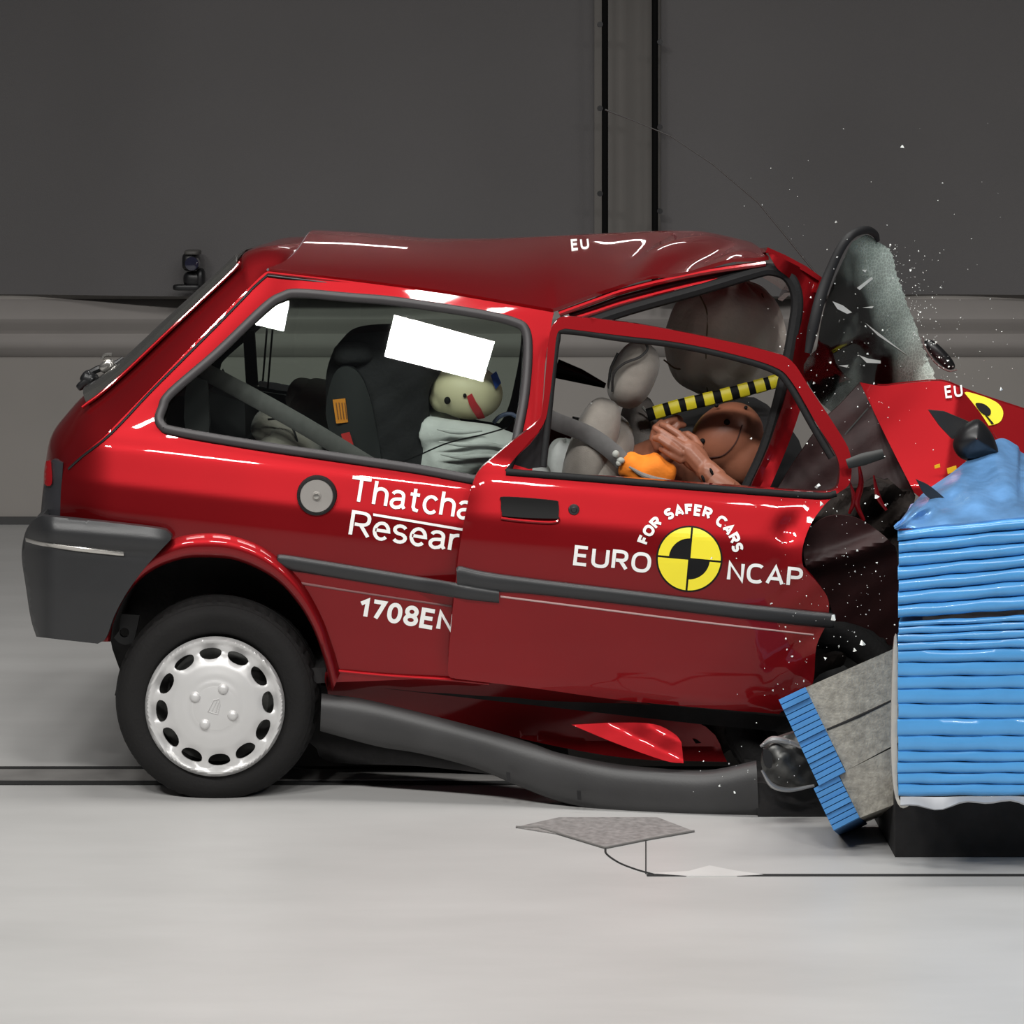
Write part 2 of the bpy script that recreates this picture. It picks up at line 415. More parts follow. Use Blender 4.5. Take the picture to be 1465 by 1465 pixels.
t = thing('floor_hatch', 'grey mesh hatch sunk in the floor below the front door', 'hatch', fl(870, 1190))
hp = [(738, 1183), (800, 1169), (940, 1169), (993, 1189), (930, 1200), (866, 1213), (800, 1193)]
build('hatch_plate', thicken(([fl(a, b, .003) for a, b in hp], [tuple(range(7))]), -.0025), mat('grey_mesh_plate', (.21, .20, .195), rough=.6, var=.25, vscale=60), t)
build('hatch_rim', tube([fl(a, b, .003) for a, b in [(738, 1183), (770, 1184), (800, 1193), (866, 1213), (930, 1200), (993, 1189)]], .003, 6), mat('hatch_rim_dark', (.12, .115, .11), rough=.6), t)

# ==================================================================== THE CAR
def smooth_table(pts, s=7):
    pts = A(pts); x = np.arange(300, 1300, 1.0); y = np.interp(x, pts[:, 0], pts[:, 1])
    k = np.exp(-.5 * (np.arange(-30, 31) / s) ** 2); k /= k.sum()
    yp = np.pad(y, 30, mode='edge'); return x, np.convolve(yp, k, 'valid')
BT = smooth_table([(340, .262), (388, .232), (415, .215), (640, .060), (650, .0522), (667, .0357), (680, .0279), (700, .0162), (722, .003), (760, .000), (800, .003), (900, .016), (955, .030), (985, .055), (1050, .085)], 3.2)
def bow(px): return .02 * ((np.asarray(px, float) - 490) / 280) ** 2       # plan curvature of the side
def body(px, py):
    px, py = np.asarray(px, float), np.asarray(py, float)
    v = py - .115 * (px - 400) * np.clip((py - 380) / 260, .25, 1)
    y = np.interp(v, *BT)
    s_ = np.clip((px - 318) * .71 + (py - 455) * .70, -45, 45)                  # rounded rear pillar
    y = y + 7e-6 * s_ ** 2 * np.clip((430 - px) / 40, 0, 1) * np.clip((620 - py) / 40, 0, 1)
    y = y + bow(px)
    return y + np.clip((165 - px) / 85, 0, 1.5) ** 2 * .07
def door_y(px, py):
    px, py = np.asarray(px, float), np.asarray(py, float)
    v = py - 22 - .09 * (px - 740)
    y = np.where(v < 640, .060 + (640 - v) * .00028, np.interp(v, *BT)) - .052 + .02 * np.clip((px - 640) / 500, 0, 1)
    y = y + .012 * np.exp(-((px - 1128) / 16) ** 2 - ((py - 760) / 22) ** 2) + .008 * noise2(px, py, .8, 2) * np.clip((px - 1080) / 90, 0, 1) * np.clip((py - 700) / 20, 0, 1)
    y = y - .012 * np.exp(-((px - 660) / 22) ** 2 - ((py - 700) / 30) ** 2)
    return y
car = thing('crashed_car', 'dark red three-door hatchback crushed nose-first into the blue barrier', 'car', P(640, 1150, .75))
car.location.z = 0; ORG[car.name] = Vector(car.location)

WIN = [(427, 414), (500, 420), (569, 426), (688, 444), (738, 456), (756, 469), (761, 500), (757, 560), (748, 612), (738, 655), (722, 688), (700, 695), (600, 677), (500, 662), (358, 641), (248, 622), (229, 614), (222, 600), (227, 582), (240, 559), (307, 501), (375, 436), (402, 419)]
WINs = sm(WIN, 5)
ARCH_O = [(146, 918), (155, 880), (172, 838), (200, 800), (245, 772), (290, 763), (335, 767), (383, 787), (428, 828), (458, 878), (476, 925), (487, 962)]
ARCH_I = [(158, 918), (163, 890), (182, 850), (215, 818), (255, 801), (290, 797), (340, 802), (390, 826), (424, 860), (448, 900), (464, 945), (475, 990)]
mid = [((a[0] + b[0]) / 2, (a[1] + b[1]) / 2) for a, b in zip(ARCH_O, ARCH_I)]
ao = sm(mid, 5, False)
quarter = [(383, 388), (383, 388), (500, 402), (640, 421), (792, 447), (792, 447), (782, 500), (776, 560), (768, 640), (764, 700), (760, 975), (760, 975), (640, 968), (487, 958), (487, 958)]
q = sm([(383, 388), (500, 402), (640, 421), (792, 447)], 5, False) + sm([(788, 470), (780, 520), (776, 580), (768, 640), (760, 700), (758, 972)], 3, False) + [(640, 970)] + ao[::-1] + \
    sm([(150, 905), (120, 800), (86, 760), (86, 742), (88, 692), (95, 668), (115, 650), (145, 628), (170, 603), (255, 515), (358, 410), (378, 391)], 4, False)
qp = build('quarter_panel', panel([q, WINs], body, .012, 6), PAINT, car, sharp=30, label='glossy dark red rear quarter panel with window opening')
# wheel arch flare: rounded lip
rows = []
for (a, b) in zip(sm(ARCH_O, 5, False), sm(ARCH_I, 5, False)):
    a, b = A(a), A(b); r = []
    yb = float(body(*a)); yi = float(body(*b))
    for s_, dy in ((-.12, .012), (0, .0), (.18, -.014), (.4, -.022), (.65, -.024), (.88, -.016), (1.0, .002), (1.02, .03), (.98, .07)):
        p = a + (b - a) * s_; r.append(P(p[0], p[1], yb + dy))
    rows.append(r)
build('wheel_arch', loft(rows), PAINT, car, sharp=60)
# window seal + glass + pillar trim
def shrink(loop, d):
    L = A(loop); n = len(L); out = []
    area = .5 * sum(L[i][0] * L[(i + 1) % n][1] - L[(i + 1) % n][0] * L[i][1] for i in range(n)); sg = 1 if area > 0 else -1
    for i in range(n):
        t = L[(i + 1) % n] - L[i - 1]; t /= np.linalg.norm(t) + 1e-9; out.append(tuple(L[i] + sg * d * np.array([-t[1], t[0]])))
    return out
_W = A(WINs); _co = np.linalg.lstsq(np.c_[np.ones(len(_W)), _W[:, 0] - 490, _W[:, 1] - 545], body(_W[:, 0], _W[:, 1]) - bow(_W[:, 0]), rcond=None)[0]
def glass_y(a, b):
    """Gently barrelled pane laid through the opening."""
    return _co[0] + _co[1] * (a - 490) + _co[2] * (b - 545) + bow(a) + .003 * ((b - 545) / 120) ** 2 + .008
seal = tubepx(shrink(WINs, 5.5), lambda a, b: body(a, b) - .007, 6.8, 8, True, .75, 1)
build('window_seal', seal, mat('grey_window_rubber', (.040, .036, .038), rough=.5, var=.1), car, sharp=60)
build('quarter_window', panel([shrink(WINs, 7)], glass_y, .004, 12), GLASS, car, sharp=40, label='tinted quarter window glass reflecting the ceiling lamps')
# lower sill, dark red, tucked in
sl = sm([(478, 955), (640, 966), (760, 980), (900, 1000), (1010, 1040), (1040, 1090), (1040, 1090), (900, 1085), (760, 1060), (600, 1020), (470, 1000), (470, 1000)], 4)
build('sill', panel([sl], lambda a, b: .035 + .11 * np.clip((b - 958 - (a - 478) * .06) / 60, 0, 1.3) + .004 * noise2(a, b, .5, 1), .02, 9), PAINT, car, sharp=30)
build('sill_edge', tubepx([(484, 960), (560, 967), (640, 972), (700, 978)], .026, 2.6, 8), PAINT, car)
# bright torn flap of the sill
fp = [(818, 1037), (818, 1037), (880, 1034), (935, 1036), (965, 1050), (975, 1062), (975, 1062), (978, 1092), (978, 1092), (950, 1088), (880, 1063)]
build('torn_sill_flap', panel([sm(fp, 4)], lambda a, b: -.10 + .00085 * np.clip(1092 - b, 0, 60) + .010 * np.abs(((a * .5 - b + 600) / 26) % 2 - 1) + .003 * noise2(a, b, .8, 1), .006, 5), PAINT, car, sharp=25, label='torn bright red sill flap')
# plastic sill moulding lying down towards the floor
top = sm([(460, 992), (520, 1000), (600, 1019), (700, 1045), (760, 1063), (800, 1077), (870, 1091), (930, 1098), (1010, 1102), (1082, 1088)], 5, False)
bot = sm([(458, 1046), (540, 1068), (600, 1078), (680, 1099), (740, 1124), (800, 1147), (870, 1163), (940, 1170), (1010, 1172), (1086, 1168)], 5, False)
rows = []
for i, (a, b) in enumerate(zip(top, bot)):
    s_ = i / (len(top) - 1); y0 = .03 - .165 * s_ ** 1.3; r = []
    pinch = math.exp(-((s_ - .55) / .09) ** 2)
    for u, dy in ((0, .05), (.0, .03), (.05, .008), (.15, -.004), (.35, -.012 + .006 * pinch), (.6, -.014), (.85, -.006), (.97, .012), (1., .03), (1., .06)):
        r.append(P(a[0] + (b[0] - a[0]) * u, a[1] + (b[1] - a[1]) * u, y0 + dy))
    rows.append(r)
so = build('sill_moulding', loft(rows, closed_u=True), SILLP, car, sharp=50, label='long dark grey plastic sill moulding bent down to the floor')
for sx, sy, yy in ((727, 1112, -.062), (828, 1138, -.098), (1057, 1157, -.12)):
    build('clip_slot', panel([[(sx - 3, sy - 7), (sx + 3, sy - 6), (sx + 4, sy + 7), (sx - 2, sy + 6)]], yy, .004, 8), BLACK, so)

# rub strips and pinstripes
def strip_mesh(topl, botl, depth, bulge=.012):
    rows = []
    for a, b in zip(sm(topl, 6, False), sm(botl, 6, False)):
        r = []
        for u, dy in ((0, 0), (.06, .55), (.2, .9), (.5, 1), (.85, .75), (1, .3), (1, -.3)):
            x, yv = a[0] + (b[0] - a[0]) * u, a[1] + (b[1] - a[1]) * u
            r.append(P(x, yv, float(depth(x, yv)) - dy * bulge))
        rows.append(r)
    v, f = loft(rows, closed_u=True); n = len(rows[0]); f.append(tuple(range(n))); f.append(tuple(range(len(v) - n, len(v)))[::-1])
    return v, f
build('rub_strip', strip_mesh([(396, 798), (402, 793), (450, 800), (560, 818), (655, 834), (714, 844)], [(400, 808), (410, 815), (450, 822), (560, 840), (655, 856), (714, 863)], lambda x, y: body(x, y) - .062 * min(1, max(0, (x - 600) / 60))), PLASTIC, car, sharp=50)
build('pinstripe', strip_mesh([(428, 832), (520, 847), (646, 866)], [(428, 836), (520, 850), (646, 869)], body, .003), mat('dull_pinstripe', (.22, .10, .10), rough=.4), car)

# fuel cap
c = P(453, 709.5, float(body(453, 709)) - .011); fr = 28.5 * S()
fc = build('fuel_cap', lathe([(0, -.006), (fr * .2, -.006), (fr * .24, -.003), (fr * .80, -.006), (fr * .84, -.004), (fr * .86, .0), (fr * .86, .01), (0, .01)], c, 48), GREYCAP, car, label='round grey fuel filler cap')
build('cap_ring', lathe([(fr * .82, .0), (fr * .86, -.007), (fr * .97, -.006), (fr * 1.02, .014), (fr * .9, .016)], c, 48), RUBBER, fc)
build('cap_lock', lathe([(0, -.012), (fr * .14, -.011), (fr * .17, -.008), (fr * .17, 0), (0, 0)], c, 24), CHROME, fc)

# ---------------------------------------------------------------- roof
Gn = A([(383, 388), (500, 403), (640, 421), (792, 447), (850, 425), (900, 409), (1000, 386), (1098, 372)])
Cr = A([(380, 340), (432, 334), (500, 337), (620, 347), (705, 347), (830, 341), (911, 337), (960, 335), (1005, 336), (1040, 343), (1098, 357)])
def pch(T, s=6):
    x = np.arange(300, 1250, 1.); y = np.interp(x, T[:, 0], T[:, 1]); k = np.exp(-.5 * (np.arange(-30, 31) / s) ** 2); k /= k.sum()
    return x, np.convolve(np.pad(y, 30, mode='edge'), k, 'valid')
GT, CT = pch(Gn, 3), pch(Cr, 8)
YG, YC, YF = .235, .80, 1.315
def roof_pt(px0, y):
    x = (px0 - CX) * (D + YG) / F
    zg = H - (np.interp(px0, *GT) - HY) * (D + YG) / F
    pc = CX + x * F / (D + YC); zc = H - (np.interp(pc, *CT) - HY) * (D + YC) / F
    zf = H - (np.interp(px0, [383, 700, 1100], [388, 405, 395]) - HY) * (D + YG) / F
    if y <= YC: u = (y - YG) / (YC - YG); z = zg + (zc - zg) * (1 - (1 - u) ** 2.0) * (1) if px0 < 600 else zg + (zc - zg) * ((1 - (1 - u) ** 2) * (1 - min(1, (px0 - 600) / 150) * .55) + u * min(1, (px0 - 600) / 150) * .55)
    else: u = (y - YC) / (YF - YC); z = zc + (zf - zc) * u ** 2.2
    # radiating creases near the front corner
    k = np.clip((px0 - 880) / 60, 0, 1) * np.clip((1090 - px0) / 40, 0, 1)
    q = (px0 - 880) * .045 - (y - YG) * 9
    z += k * .018 * math.sin(q) * math.exp(-((y - .42) / .2) ** 2)
    return (x, y, float(z))
ys = np.concatenate([np.linspace(YG, .5, 10), np.linspace(.53, 1.1, 14)[0:], np.linspace(1.13, YF, 7)])
def roof_row(p, yy): return [roof_pt(p + 40 * (1 - math.exp(-max(0, y - YG) / .10)) * (1 - (p - 384) / 716) ** 3, y) for y in yy]
rows = [roof_row(p, ys) for p in np.linspace(384, 1100, 96)]
build('roof', thicken(loft(rows), .01), PAINT, car, sharp=40, label='buckled dark red roof skin')
build('roof_gutter', tubepx([(383, 390), (500, 404), (640, 423), (792, 449)], lambda a, b: 0 * a + .228, 2.4, 8), PAINT, car)
build('gutter_gap', tubepx([(383, 394), (500, 408.5), (640, 428), (790, 453)], lambda a, b: 0 * a + .226, 1.6, 8), BLACK, car)
# front cant rail: roof edge bent over the door opening, several folded layers
for a, yy, r_, m_, nm in (([(800, 449), (850, 431), (900, 414), (1000, 391), (1095, 377)], .24, 4.5, PAINT, 'cant_rail'), ([(815, 453), (850, 441), (900, 424), (1000, 399), (1092, 383)], .262, 4.5, PAINT_SHADED, 'cant_rail'),
                      ([(812, 459), (850, 447), (900, 431), (1000, 406), (1095, 389)], .25, 4, PAINT, 'cant_rail'), ([(838, 463), (900, 442), (1000, 414), (1080, 390), (1104, 386), (1128, 396), (1140, 425), (1136, 470), (1118, 560), (1095, 640), (1068, 700)], .25, 9.0, RUBBER, 'door_seal')):
    build(nm, tubepx(a, yy, r_, 8, flat=.8), m_, car)
# A-pillar, torn header corner
ap = [(1098, 360), (1098, 360), (1140, 380), (1177, 402), (1177, 402), (1172, 432), (1166, 456), (1160, 500), (1152, 560), (1130, 630), (1098, 706), (1098, 706), (1072, 706), (1100, 640), (1126, 560), (1140, 480), (1146, 440), (1132, 402), (1112, 384)]
build('front_pillar', panel([sm(ap, 5)], lambda a, b: .235 + .06 * np.clip((a - 1120) / 50, -.3, 1) - .018 * np.abs(((a * .9 + b * .35) / 26) % 2 - 1) + .03 * np.clip((b - 450) / 250, 0, 1) * -1, .02, 7), PAINT, car, sharp=25, label='crumpled red windscreen pillar')
rows = [[(P(px, py, .26)[0], P(px, py, .26)[1] + dy, P(px, py, .26)[2] + dz) for dy, dz in ((0, 0), (.2, -.010), (.5, -.026), (.8, -.045), (1.0, -.075))] for px, py in ((1095, 361), (1120, 372), (1150, 388), (1172, 402), (1165, 418))]
build('roof_header', thicken(loft(rows), .015), PAINT, car, sharp=50)
def mirror_y(vf): return [(x, 1.55 - y, z) for x, y, z in vf[0]], vf[1]
build('antenna', tube([(P(a, b, y)) for a, b, y in [(1168, 392, .75), (1130, 345, .77), (1085, 290, .8), (1020, 235, .84), (960, 195, .88), (905, 172, .92), (866, 157, .95)]], [.0028, .0025, .0022, .002, .0018, .0016, .0028], 6), mat('dark_wire', (.02, .019, .018), rough=.6), car, label='thin whip aerial bent backwards over the roof')

# ---------------------------------------------------------------- tailgate
Nn = [(383, 388), (371, 398), (358, 410), (345, 424), (310, 460), (255, 515), (210, 560), (170, 603), (145, 627), (115, 650), (95, 668), (89, 690), (86, 742)]
Ss = [(432, 334), (388, 339), (354, 358), (341, 373), (300, 411), (240, 466), (190, 513), (150, 545), (124, 562), (98, 590), (78, 618), (70, 658), (62, 738)]
def tg(k, off=0.0, us=None):
    N = A(sm(Nn, 4, False)); Q = A(sm(Ss, 4, False)); rows = []
    for i_, (a, b) in enumerate(zip(N, Q)):
        yn = float(body(*a)) + .004; A3 = A(P(a[0], a[1], yn)); B3 = A(P(b[0], b[1], .42)); B3[0] -= off; B3[2] += off * .8
        r = []
        half = us if us is not None else np.linspace(0, 1, 9)
        for u in half:
            g = 1 - (1 - u) ** 2.2
            p = A3 + (B3 - A3) * g; p[1] = yn + (.42 - yn) * u
            wgt = max(0., 1 - i_ / 9.); wgt = wgt * wgt * (3 - 2 * wgt)
            if wgt > 0:
                q_ = A(roof_row(384, [max(YG, p[1])])[0]); p[0] += (q_[0] - .004 - p[0]) * wgt; p[2] += (q_[2] - p[2]) * wgt
            r.append(tuple(p))
        for y_ in (.55, .66, .775):
            p = A(r[-1]).copy(); p[1] = y_; p[0] -= .004
            if wgt > 0: q_ = A(roof_row(384, [y_])[0]); p[0] += (q_[0] - .004 - p[0]) * wgt; p[2] += (q_[2] - p[2]) * wgt
            r.append(tuple(p))
        r += [(x, 1.55 - y, z) for x, y, z in r[-2::-1]]
        rows.append(r)
    return rows
rows = tg(0)
tgo = build('tailgate', thicken(loft(rows), .01), PAINT, car, sharp=40, label='dark red sloping tailgate')
rg = tg(0, .014, np.linspace(.42, 1, 6))[11:32]
build('rear_window', thicken(loft(rg), .006), REARGL, tgo, sharp=50, label='dark sloping rear window glass')
build('shut_line', tube([tuple(A(P(a, b, float(body(a, b)) - .0015))) for a, b in sm([(p[0] + 3, p[1] + 3) for p in Nn[:-2]], 4, False)], 1.9 * S(), 6), BLACK, car)
build('rear_roof_seam', tube([(p[0] - .002, p[1] - .002, p[2] + .004) for p in roof_row(384, np.linspace(YG, 1.0, 16))], .0035, 6), mat('pale_seam', (.30, .27, .30), rough=.3, metal=.5), car)
build('window_edge', tube([(p[0] - .001, p[1] - .004, p[2] + .002) for p in [r[0] for r in tg(0, .012, np.linspace(.40, 1, 6))[9:33]]], .005, 8), PAINT, tgo)
wv = Mesh().add(*tubepx([(118, 540), (140, 528), (165, 520), (176, 512)], .5, [4, 5, 4, 2.5], 8)).add(*blob(P(128, 541, .5), (.022, .05, .018), (0, .6, 0), .6)).add(*blob(P(124, 546, .48), (.012, .03, .03), (0, .9, 0), .5))
build('rear_wiper', wv, BLACK, tgo, label='black rear wiper and motor cover')
wv = Mesh().add(*tubepx([(146, 514), (150, 508), (160, 507)], .45, 2.5, 6)).add(*blob(P(153, 523, .45), (.022, .02, .016), (0, -.7, 0), .7))
build('wiper_pivot', wv, CHROME, tgo)
# rear lamp
build('lamp_housing', panel([sm([(72, 660), (90, 662), (90, 662), (86, 743), (86, 743), (58, 740), (58, 740), (62, 700)], 4)], lambda a, b: body(np.maximum(a, 86), b) + .004 + np.clip((88 - a) / 28, 0, 2) ** 2 * .08, .03, 6), SMOKE, car, label='dark grey rear lamp housing')
build('lamp_lens', panel([sm([(66, 660), (73, 661), (73, 661), (74, 692), (64, 693), (63, 676)], 4)], lambda a, b: body(86, b) - .004 + np.clip((88 - a) / 28, 0, 2) ** 2 * .07, .03, 4), REDLENS, car, label='red rear lamp lens')
# ---------------------------------------------------------------- rear bumper
BB = smooth_table([(700, .03), (738, .018), (746, -.018), (765, -.034), (778, -.03), (783, -.022), (787, -.014), (800, -.018), (850, -.016), (900, .0), (930, .012)], 2.0)
def bump_y(a, b):
    v = np.asarray(b, float) - .085 * (np.asarray(a, float) - 140)
    return np.interp(v, *BB) + np.clip((80 - np.asarray(a, float)) / 48, 0, 1.2) ** 2.2 * .22 + np.clip((np.asarray(a, float) - 215) / 30, 0, 1) ** 2 * .02
bl = sm([(60, 738), (60, 738), (150, 747), (225, 756), (240, 761), (245, 770), (232, 785), (205, 815), (180, 850), (163, 882), (152, 912), (140, 921), (140, 921), (95, 916), (52, 911), (52, 911), (44, 885), (37, 840), (31, 795), (36, 762), (48, 744)], 4)
bo = build('rear_bumper', panel([bl], bump_y, .03, 6), PLASTIC, car, sharp=40, label='dark grey plastic rear bumper')
lf = [(60, 738), (48, 745), (36, 762), (31, 795), (37, 840), (44, 885), (52, 911)]
rows = []
for a, b in lf:
    y0 = float(bump_y(a, b)); p = A(P(a, b, y0)); rows.append([tuple(p), (p[0] - .02, .4, p[2]), (p[0] - .035, .775, p[2]), (p[0] - .02, 1.15, p[2]), (p[0], 1.55 - y0, p[2])])
build('bumper_back', thicken(loft(rows), .012), PLASTIC, bo, sharp=50)
rows_t = [(36, 769), (60, 775), (110, 782), (177, 790)], [(37, 775), (60, 781), (110, 789), (177, 796)]
build('bumper_insert', strip_mesh(rows_t[0], rows_t[1], lambda x, y: bump_y(x, y) - .001, .006), CHROME, bo, label='pale bright strip along the bumper')
# towing eye
m = panel([sm([(160, 880), (200, 880), (200, 880), (192, 915), (186, 921), (176, 922), (166, 916), (160, 905)], 4), [(178 + 7 * math.cos(t), 905 + 7 * math.sin(t)) for t in np.linspace(0, 2 * PI, 14, endpoint=False)]], .2, .015, 6)
build('tow_eye', m, BLACK, car)

# ---------------------------------------------------------------- wheels
def wheel(px, py, r_px, y0, parent, cap=True, mats=None):
    s_ = S(y0); R = r_px * s_; c = P(px, py, y0); out = []
    def tread(r, y, a):
        if r > R * .955 and (.02 < y < .16): return r - .006 * (1 if int(a / (2 * PI) * 96) % 2 and (y < .05 or y > .12) else 0)
        return r
    pr = [(R * .60, .035), (R * .66, .012), (R * .70, .004), (R * .74, .0015), (R * .8, -.004), (R * .86, -.003), (R * .90, .002), (R * .935, .010), (R * .938, .0125), (R * .965, .020), (R * .985, .032), (R * .998, .05), (R, .07), (R * .993, .0705), (R * .993, .076), (R, .0765), (R, .1), (R * .993, .1005), (R * .993, .106), (R, .1065), (R * .998, .125), (R * .96, .155), (R * .8, .17), (R * .6, .15)]
    ty = build('tyre', lathe(pr, c, 192, tread), TYRE, parent, sharp=25, label='black tyre of the rear wheel' if cap else None)
    rm = build('wheel_rim', lathe([(0, .06), (R * .3, .055), (R * .5, .06), (R * .62, .03), (R * .66, .02), (R * .66, .16), (0, .16)], c, 48), DUSTALU, parent)
    return ty, c, R, ty, rm
ty = wheel(308, 1005, 147, .045, car)[0]
# hubcap: pixel frame about its centre, 12 lens-shaped openings
hc = (307.4, 1011.0); HR = 100.0
def hub_depth(a, b):
    r = np.hypot(a - hc[0], b - hc[1]) / HR; th = np.arctan2(-(b - hc[1]), a - hc[0])
    y = np.interp(r, [0, .34, .38, .46, .60, .68, .80, .88, .93, .965, 1.0], [-.034, -.034, -.031, -.029, -.022, -.015, .0, -.004, -.012, -.013, .004])
    k = np.cos(12 * (th - math.radians(94.6)))            # +1 at the holes, -1 at the spokes
    y = y + .012 * np.exp(-((r - .78) / .085) ** 2) * np.clip(k + .2, 0, 1) - .008 * np.exp(-((r - .80) / .08) ** 2) * np.clip(-k, 0, 1)
    return y + .04
loops = [[(hc[0] + HR * math.cos(t), hc[1] + HR * math.sin(t)) for t in np.linspace(0, 2 * PI, 96, endpoint=False)]]
for k in range(12):
    th = math.radians(94.6 + 30 * k); er = A((math.cos(th), -math.sin(th))); et = A((math.sin(th), math.cos(th)))
    L = []
    for q_ in np.linspace(0, 2 * PI, 18, endpoint=False):
        u, v = math.cos(q_), math.sin(q_); u = math.copysign(abs(u) ** .9, u)
        rr = 79 + (5.5 * v if v > 0 else 11.5 * v) - .0045 * (u * 15) ** 2
        L.append(tuple(A(hc) + er * rr + et * u * 16.0))
    loops.append(L)
hub = build('hubcap', panel(loops, hub_depth, .006, 3.2), SILVER, car, sharp=30, label='silver plastic hubcap with twelve slots')
for dx, dy in ((-28, -14), (12, -25.6), (25.6, 12.3), (-14, 25)):
    build('nut_cap', blob(P(hc[0] + dx, hc[1] + dy, .008), (.0145, .012, .0145), nu=16, nv=10), SILVER, hub)
build('hub_disc', lathe([(0, -.003), (.055, -.003), (.060, -.001), (.062, .004), (0, .004)], P(hc[0] + 1, hc[1] + 2, .008), 48), SILVER, hub)
sh = [(hc[0] - 10, hc[1] + 7), (hc[0] - 2, hc[1] - 9), (hc[0] + 6, hc[1] - 11), (hc[0] + 7, hc[1] - 2), (hc[0] + 4, hc[1] + 11)]
em = Mesh().add(*tubepx(sh, .0045, .9, 6, True, k=1)).add(*tubepx([(hc[0] - 4, hc[1] + 6), (hc[0] + 3, hc[1] - 9)], .0045, .8, 6, k=1)).add(*tubepx([(hc[0] + 1, hc[1] + 8), (hc[0] + 5, hc[1] - 6)], .0045, .8, 6, k=1))
build('emblem', em, SILVER, hub, label='small raised shield emblem')
# wheel housing
rows = []
for a, b in sm(ARCH_I[:-1] + [(468, 985)], 5, False):
    p = P(a, b, .05); rows.append([(p[0], y, p[2]) for y in (.05, .12, .24, .38)])
build('wheel_housing', loft(rows), VOID, car)
hw = sm([(158, 915), (166, 880), (185, 850), (215, 816), (255, 796), (290, 792), (340, 797), (390, 822), (430, 862), (455, 905), (470, 960), (474, 1040), (474, 1040), (190, 1010), (172, 960)], 3)
build('wheel_housing_wall', prism(hw, .36, .37), VOID, car)
# far rear wheel, front wheel
for o in wheel(308, 1005, 147, .045, car, False)[3:]: o.location.y += 1.3
wheel(1172, 1016, 140, .12, car, False)

# ---------------------------------------------------------------- door
DOOR = [(690, 668), (690, 668), (735, 630), (768, 604), (776, 585), (782, 520), (786, 480), (795, 461), (812, 453), (887, 460), (945, 469), (1030, 486), (1098, 502), (1132, 516), (1160, 557), (1194, 608), (1216, 648), (1216, 690), (1198, 706), (1180, 722), (1160, 750), (1148, 785), (1150, 812), (1168, 832), (1185, 858), (1183, 890), (1168, 925), (1160, 985), (1118, 1018), (1095, 1020), (900, 1003), (760, 984), (652, 971), (652, 971), (641, 962), (645, 900), (652, 830), (658, 780), (670, 715), (680, 682)]
HOLE = [(808, 470), (808, 470), (897, 481), (958, 488), (1030, 502), (1106, 524), (1134, 548), (1168, 606), (1198, 655), (1200, 690), (1190, 702), (1166, 704), (1166, 704), (1013, 693), (876, 683), (740, 678), (722, 673), (722, 673), (755, 634), (778, 606), (786, 570), (792, 520), (797, 478)]
dl, hl = sm(DOOR, 5), sm(HOLE, 5)
door = build('door', panel([dl, hl], door_y, .035, 9), PAINT, car, sharp=30, label='dark red front door pushed back over the quarter panel')
build('window_rubber', tubepx([(777, 668), (784, 600), (791, 530), (797, 485), (806, 473), (897, 485), (958, 492), (1030, 506), (1104, 528), (1130, 552), (1162, 608), (1190, 655)], lambda a, b: door_y(a, b) + .008, 5.2, 8, flat=.8), RUBBER, door, sharp=60)
build('window_sill_rubber', tubepx([(724, 675), (800, 681), (876, 687), (1013, 698), (1166, 709), (1196, 706)], lambda a, b: door_y(a, b) - .004, 5.0, 8, flat=.9), RUBBER, door, sharp=60)
build('inner_pillar_trim', panel([sm([(724, 672), (758, 636), (782, 604), (782, 604), (776, 668), (776, 668)], 2)], .085, .01, 12), DARKIN, car)
# handle
hd = sm([(722, 711), (790, 716), (799, 721), (799, 738), (794, 742), (726, 739), (718, 733), (717, 717)], 4)
build('door_handle', panel([hd], lambda a, b: door_y(a, b) - .012 + .006 * np.cos((b - 727 - .06 * (a - 757)) / 13.), .02, 5), MATBLK, door, sharp=40, label='black door handle')
build('handle_lip', tubepx([(717, 741), (740, 744), (780, 747), (797, 746), (799, 742)], lambda a, b: door_y(a, b) - .003, 2.5, 8), PAINT, door)
c = P(821, 729, float(door_y(821, 729)) - .002)
build('door_lock', lathe([(0, -.009), (.006, -.009), (.008, -.006), (.013, -.005), (.0145, 0), (0, .002)], c, 24), PLASTIC, door)
build('rub_strip', strip_mesh([(653, 812), (660, 810), (690, 817), (760, 827), (900, 844), (1050, 862), (1180, 876), (1196, 880)], [(654, 838), (660, 840), (690, 846), (760, 850), (900, 866), (1050, 884), (1180, 898), (1192, 894)], lambda x, y: door_y(x, y), .014), PLASTIC, door, sharp=50)
build('pinstripe', strip_mesh([(716, 852), (850, 869), (1000, 888), (1164, 907)], [(716, 855), (850, 872), (1000, 891), (1164, 909.5)], door_y, .003), mat('bright_pinstripe', (.5, .33, .32), rough=.35), door)

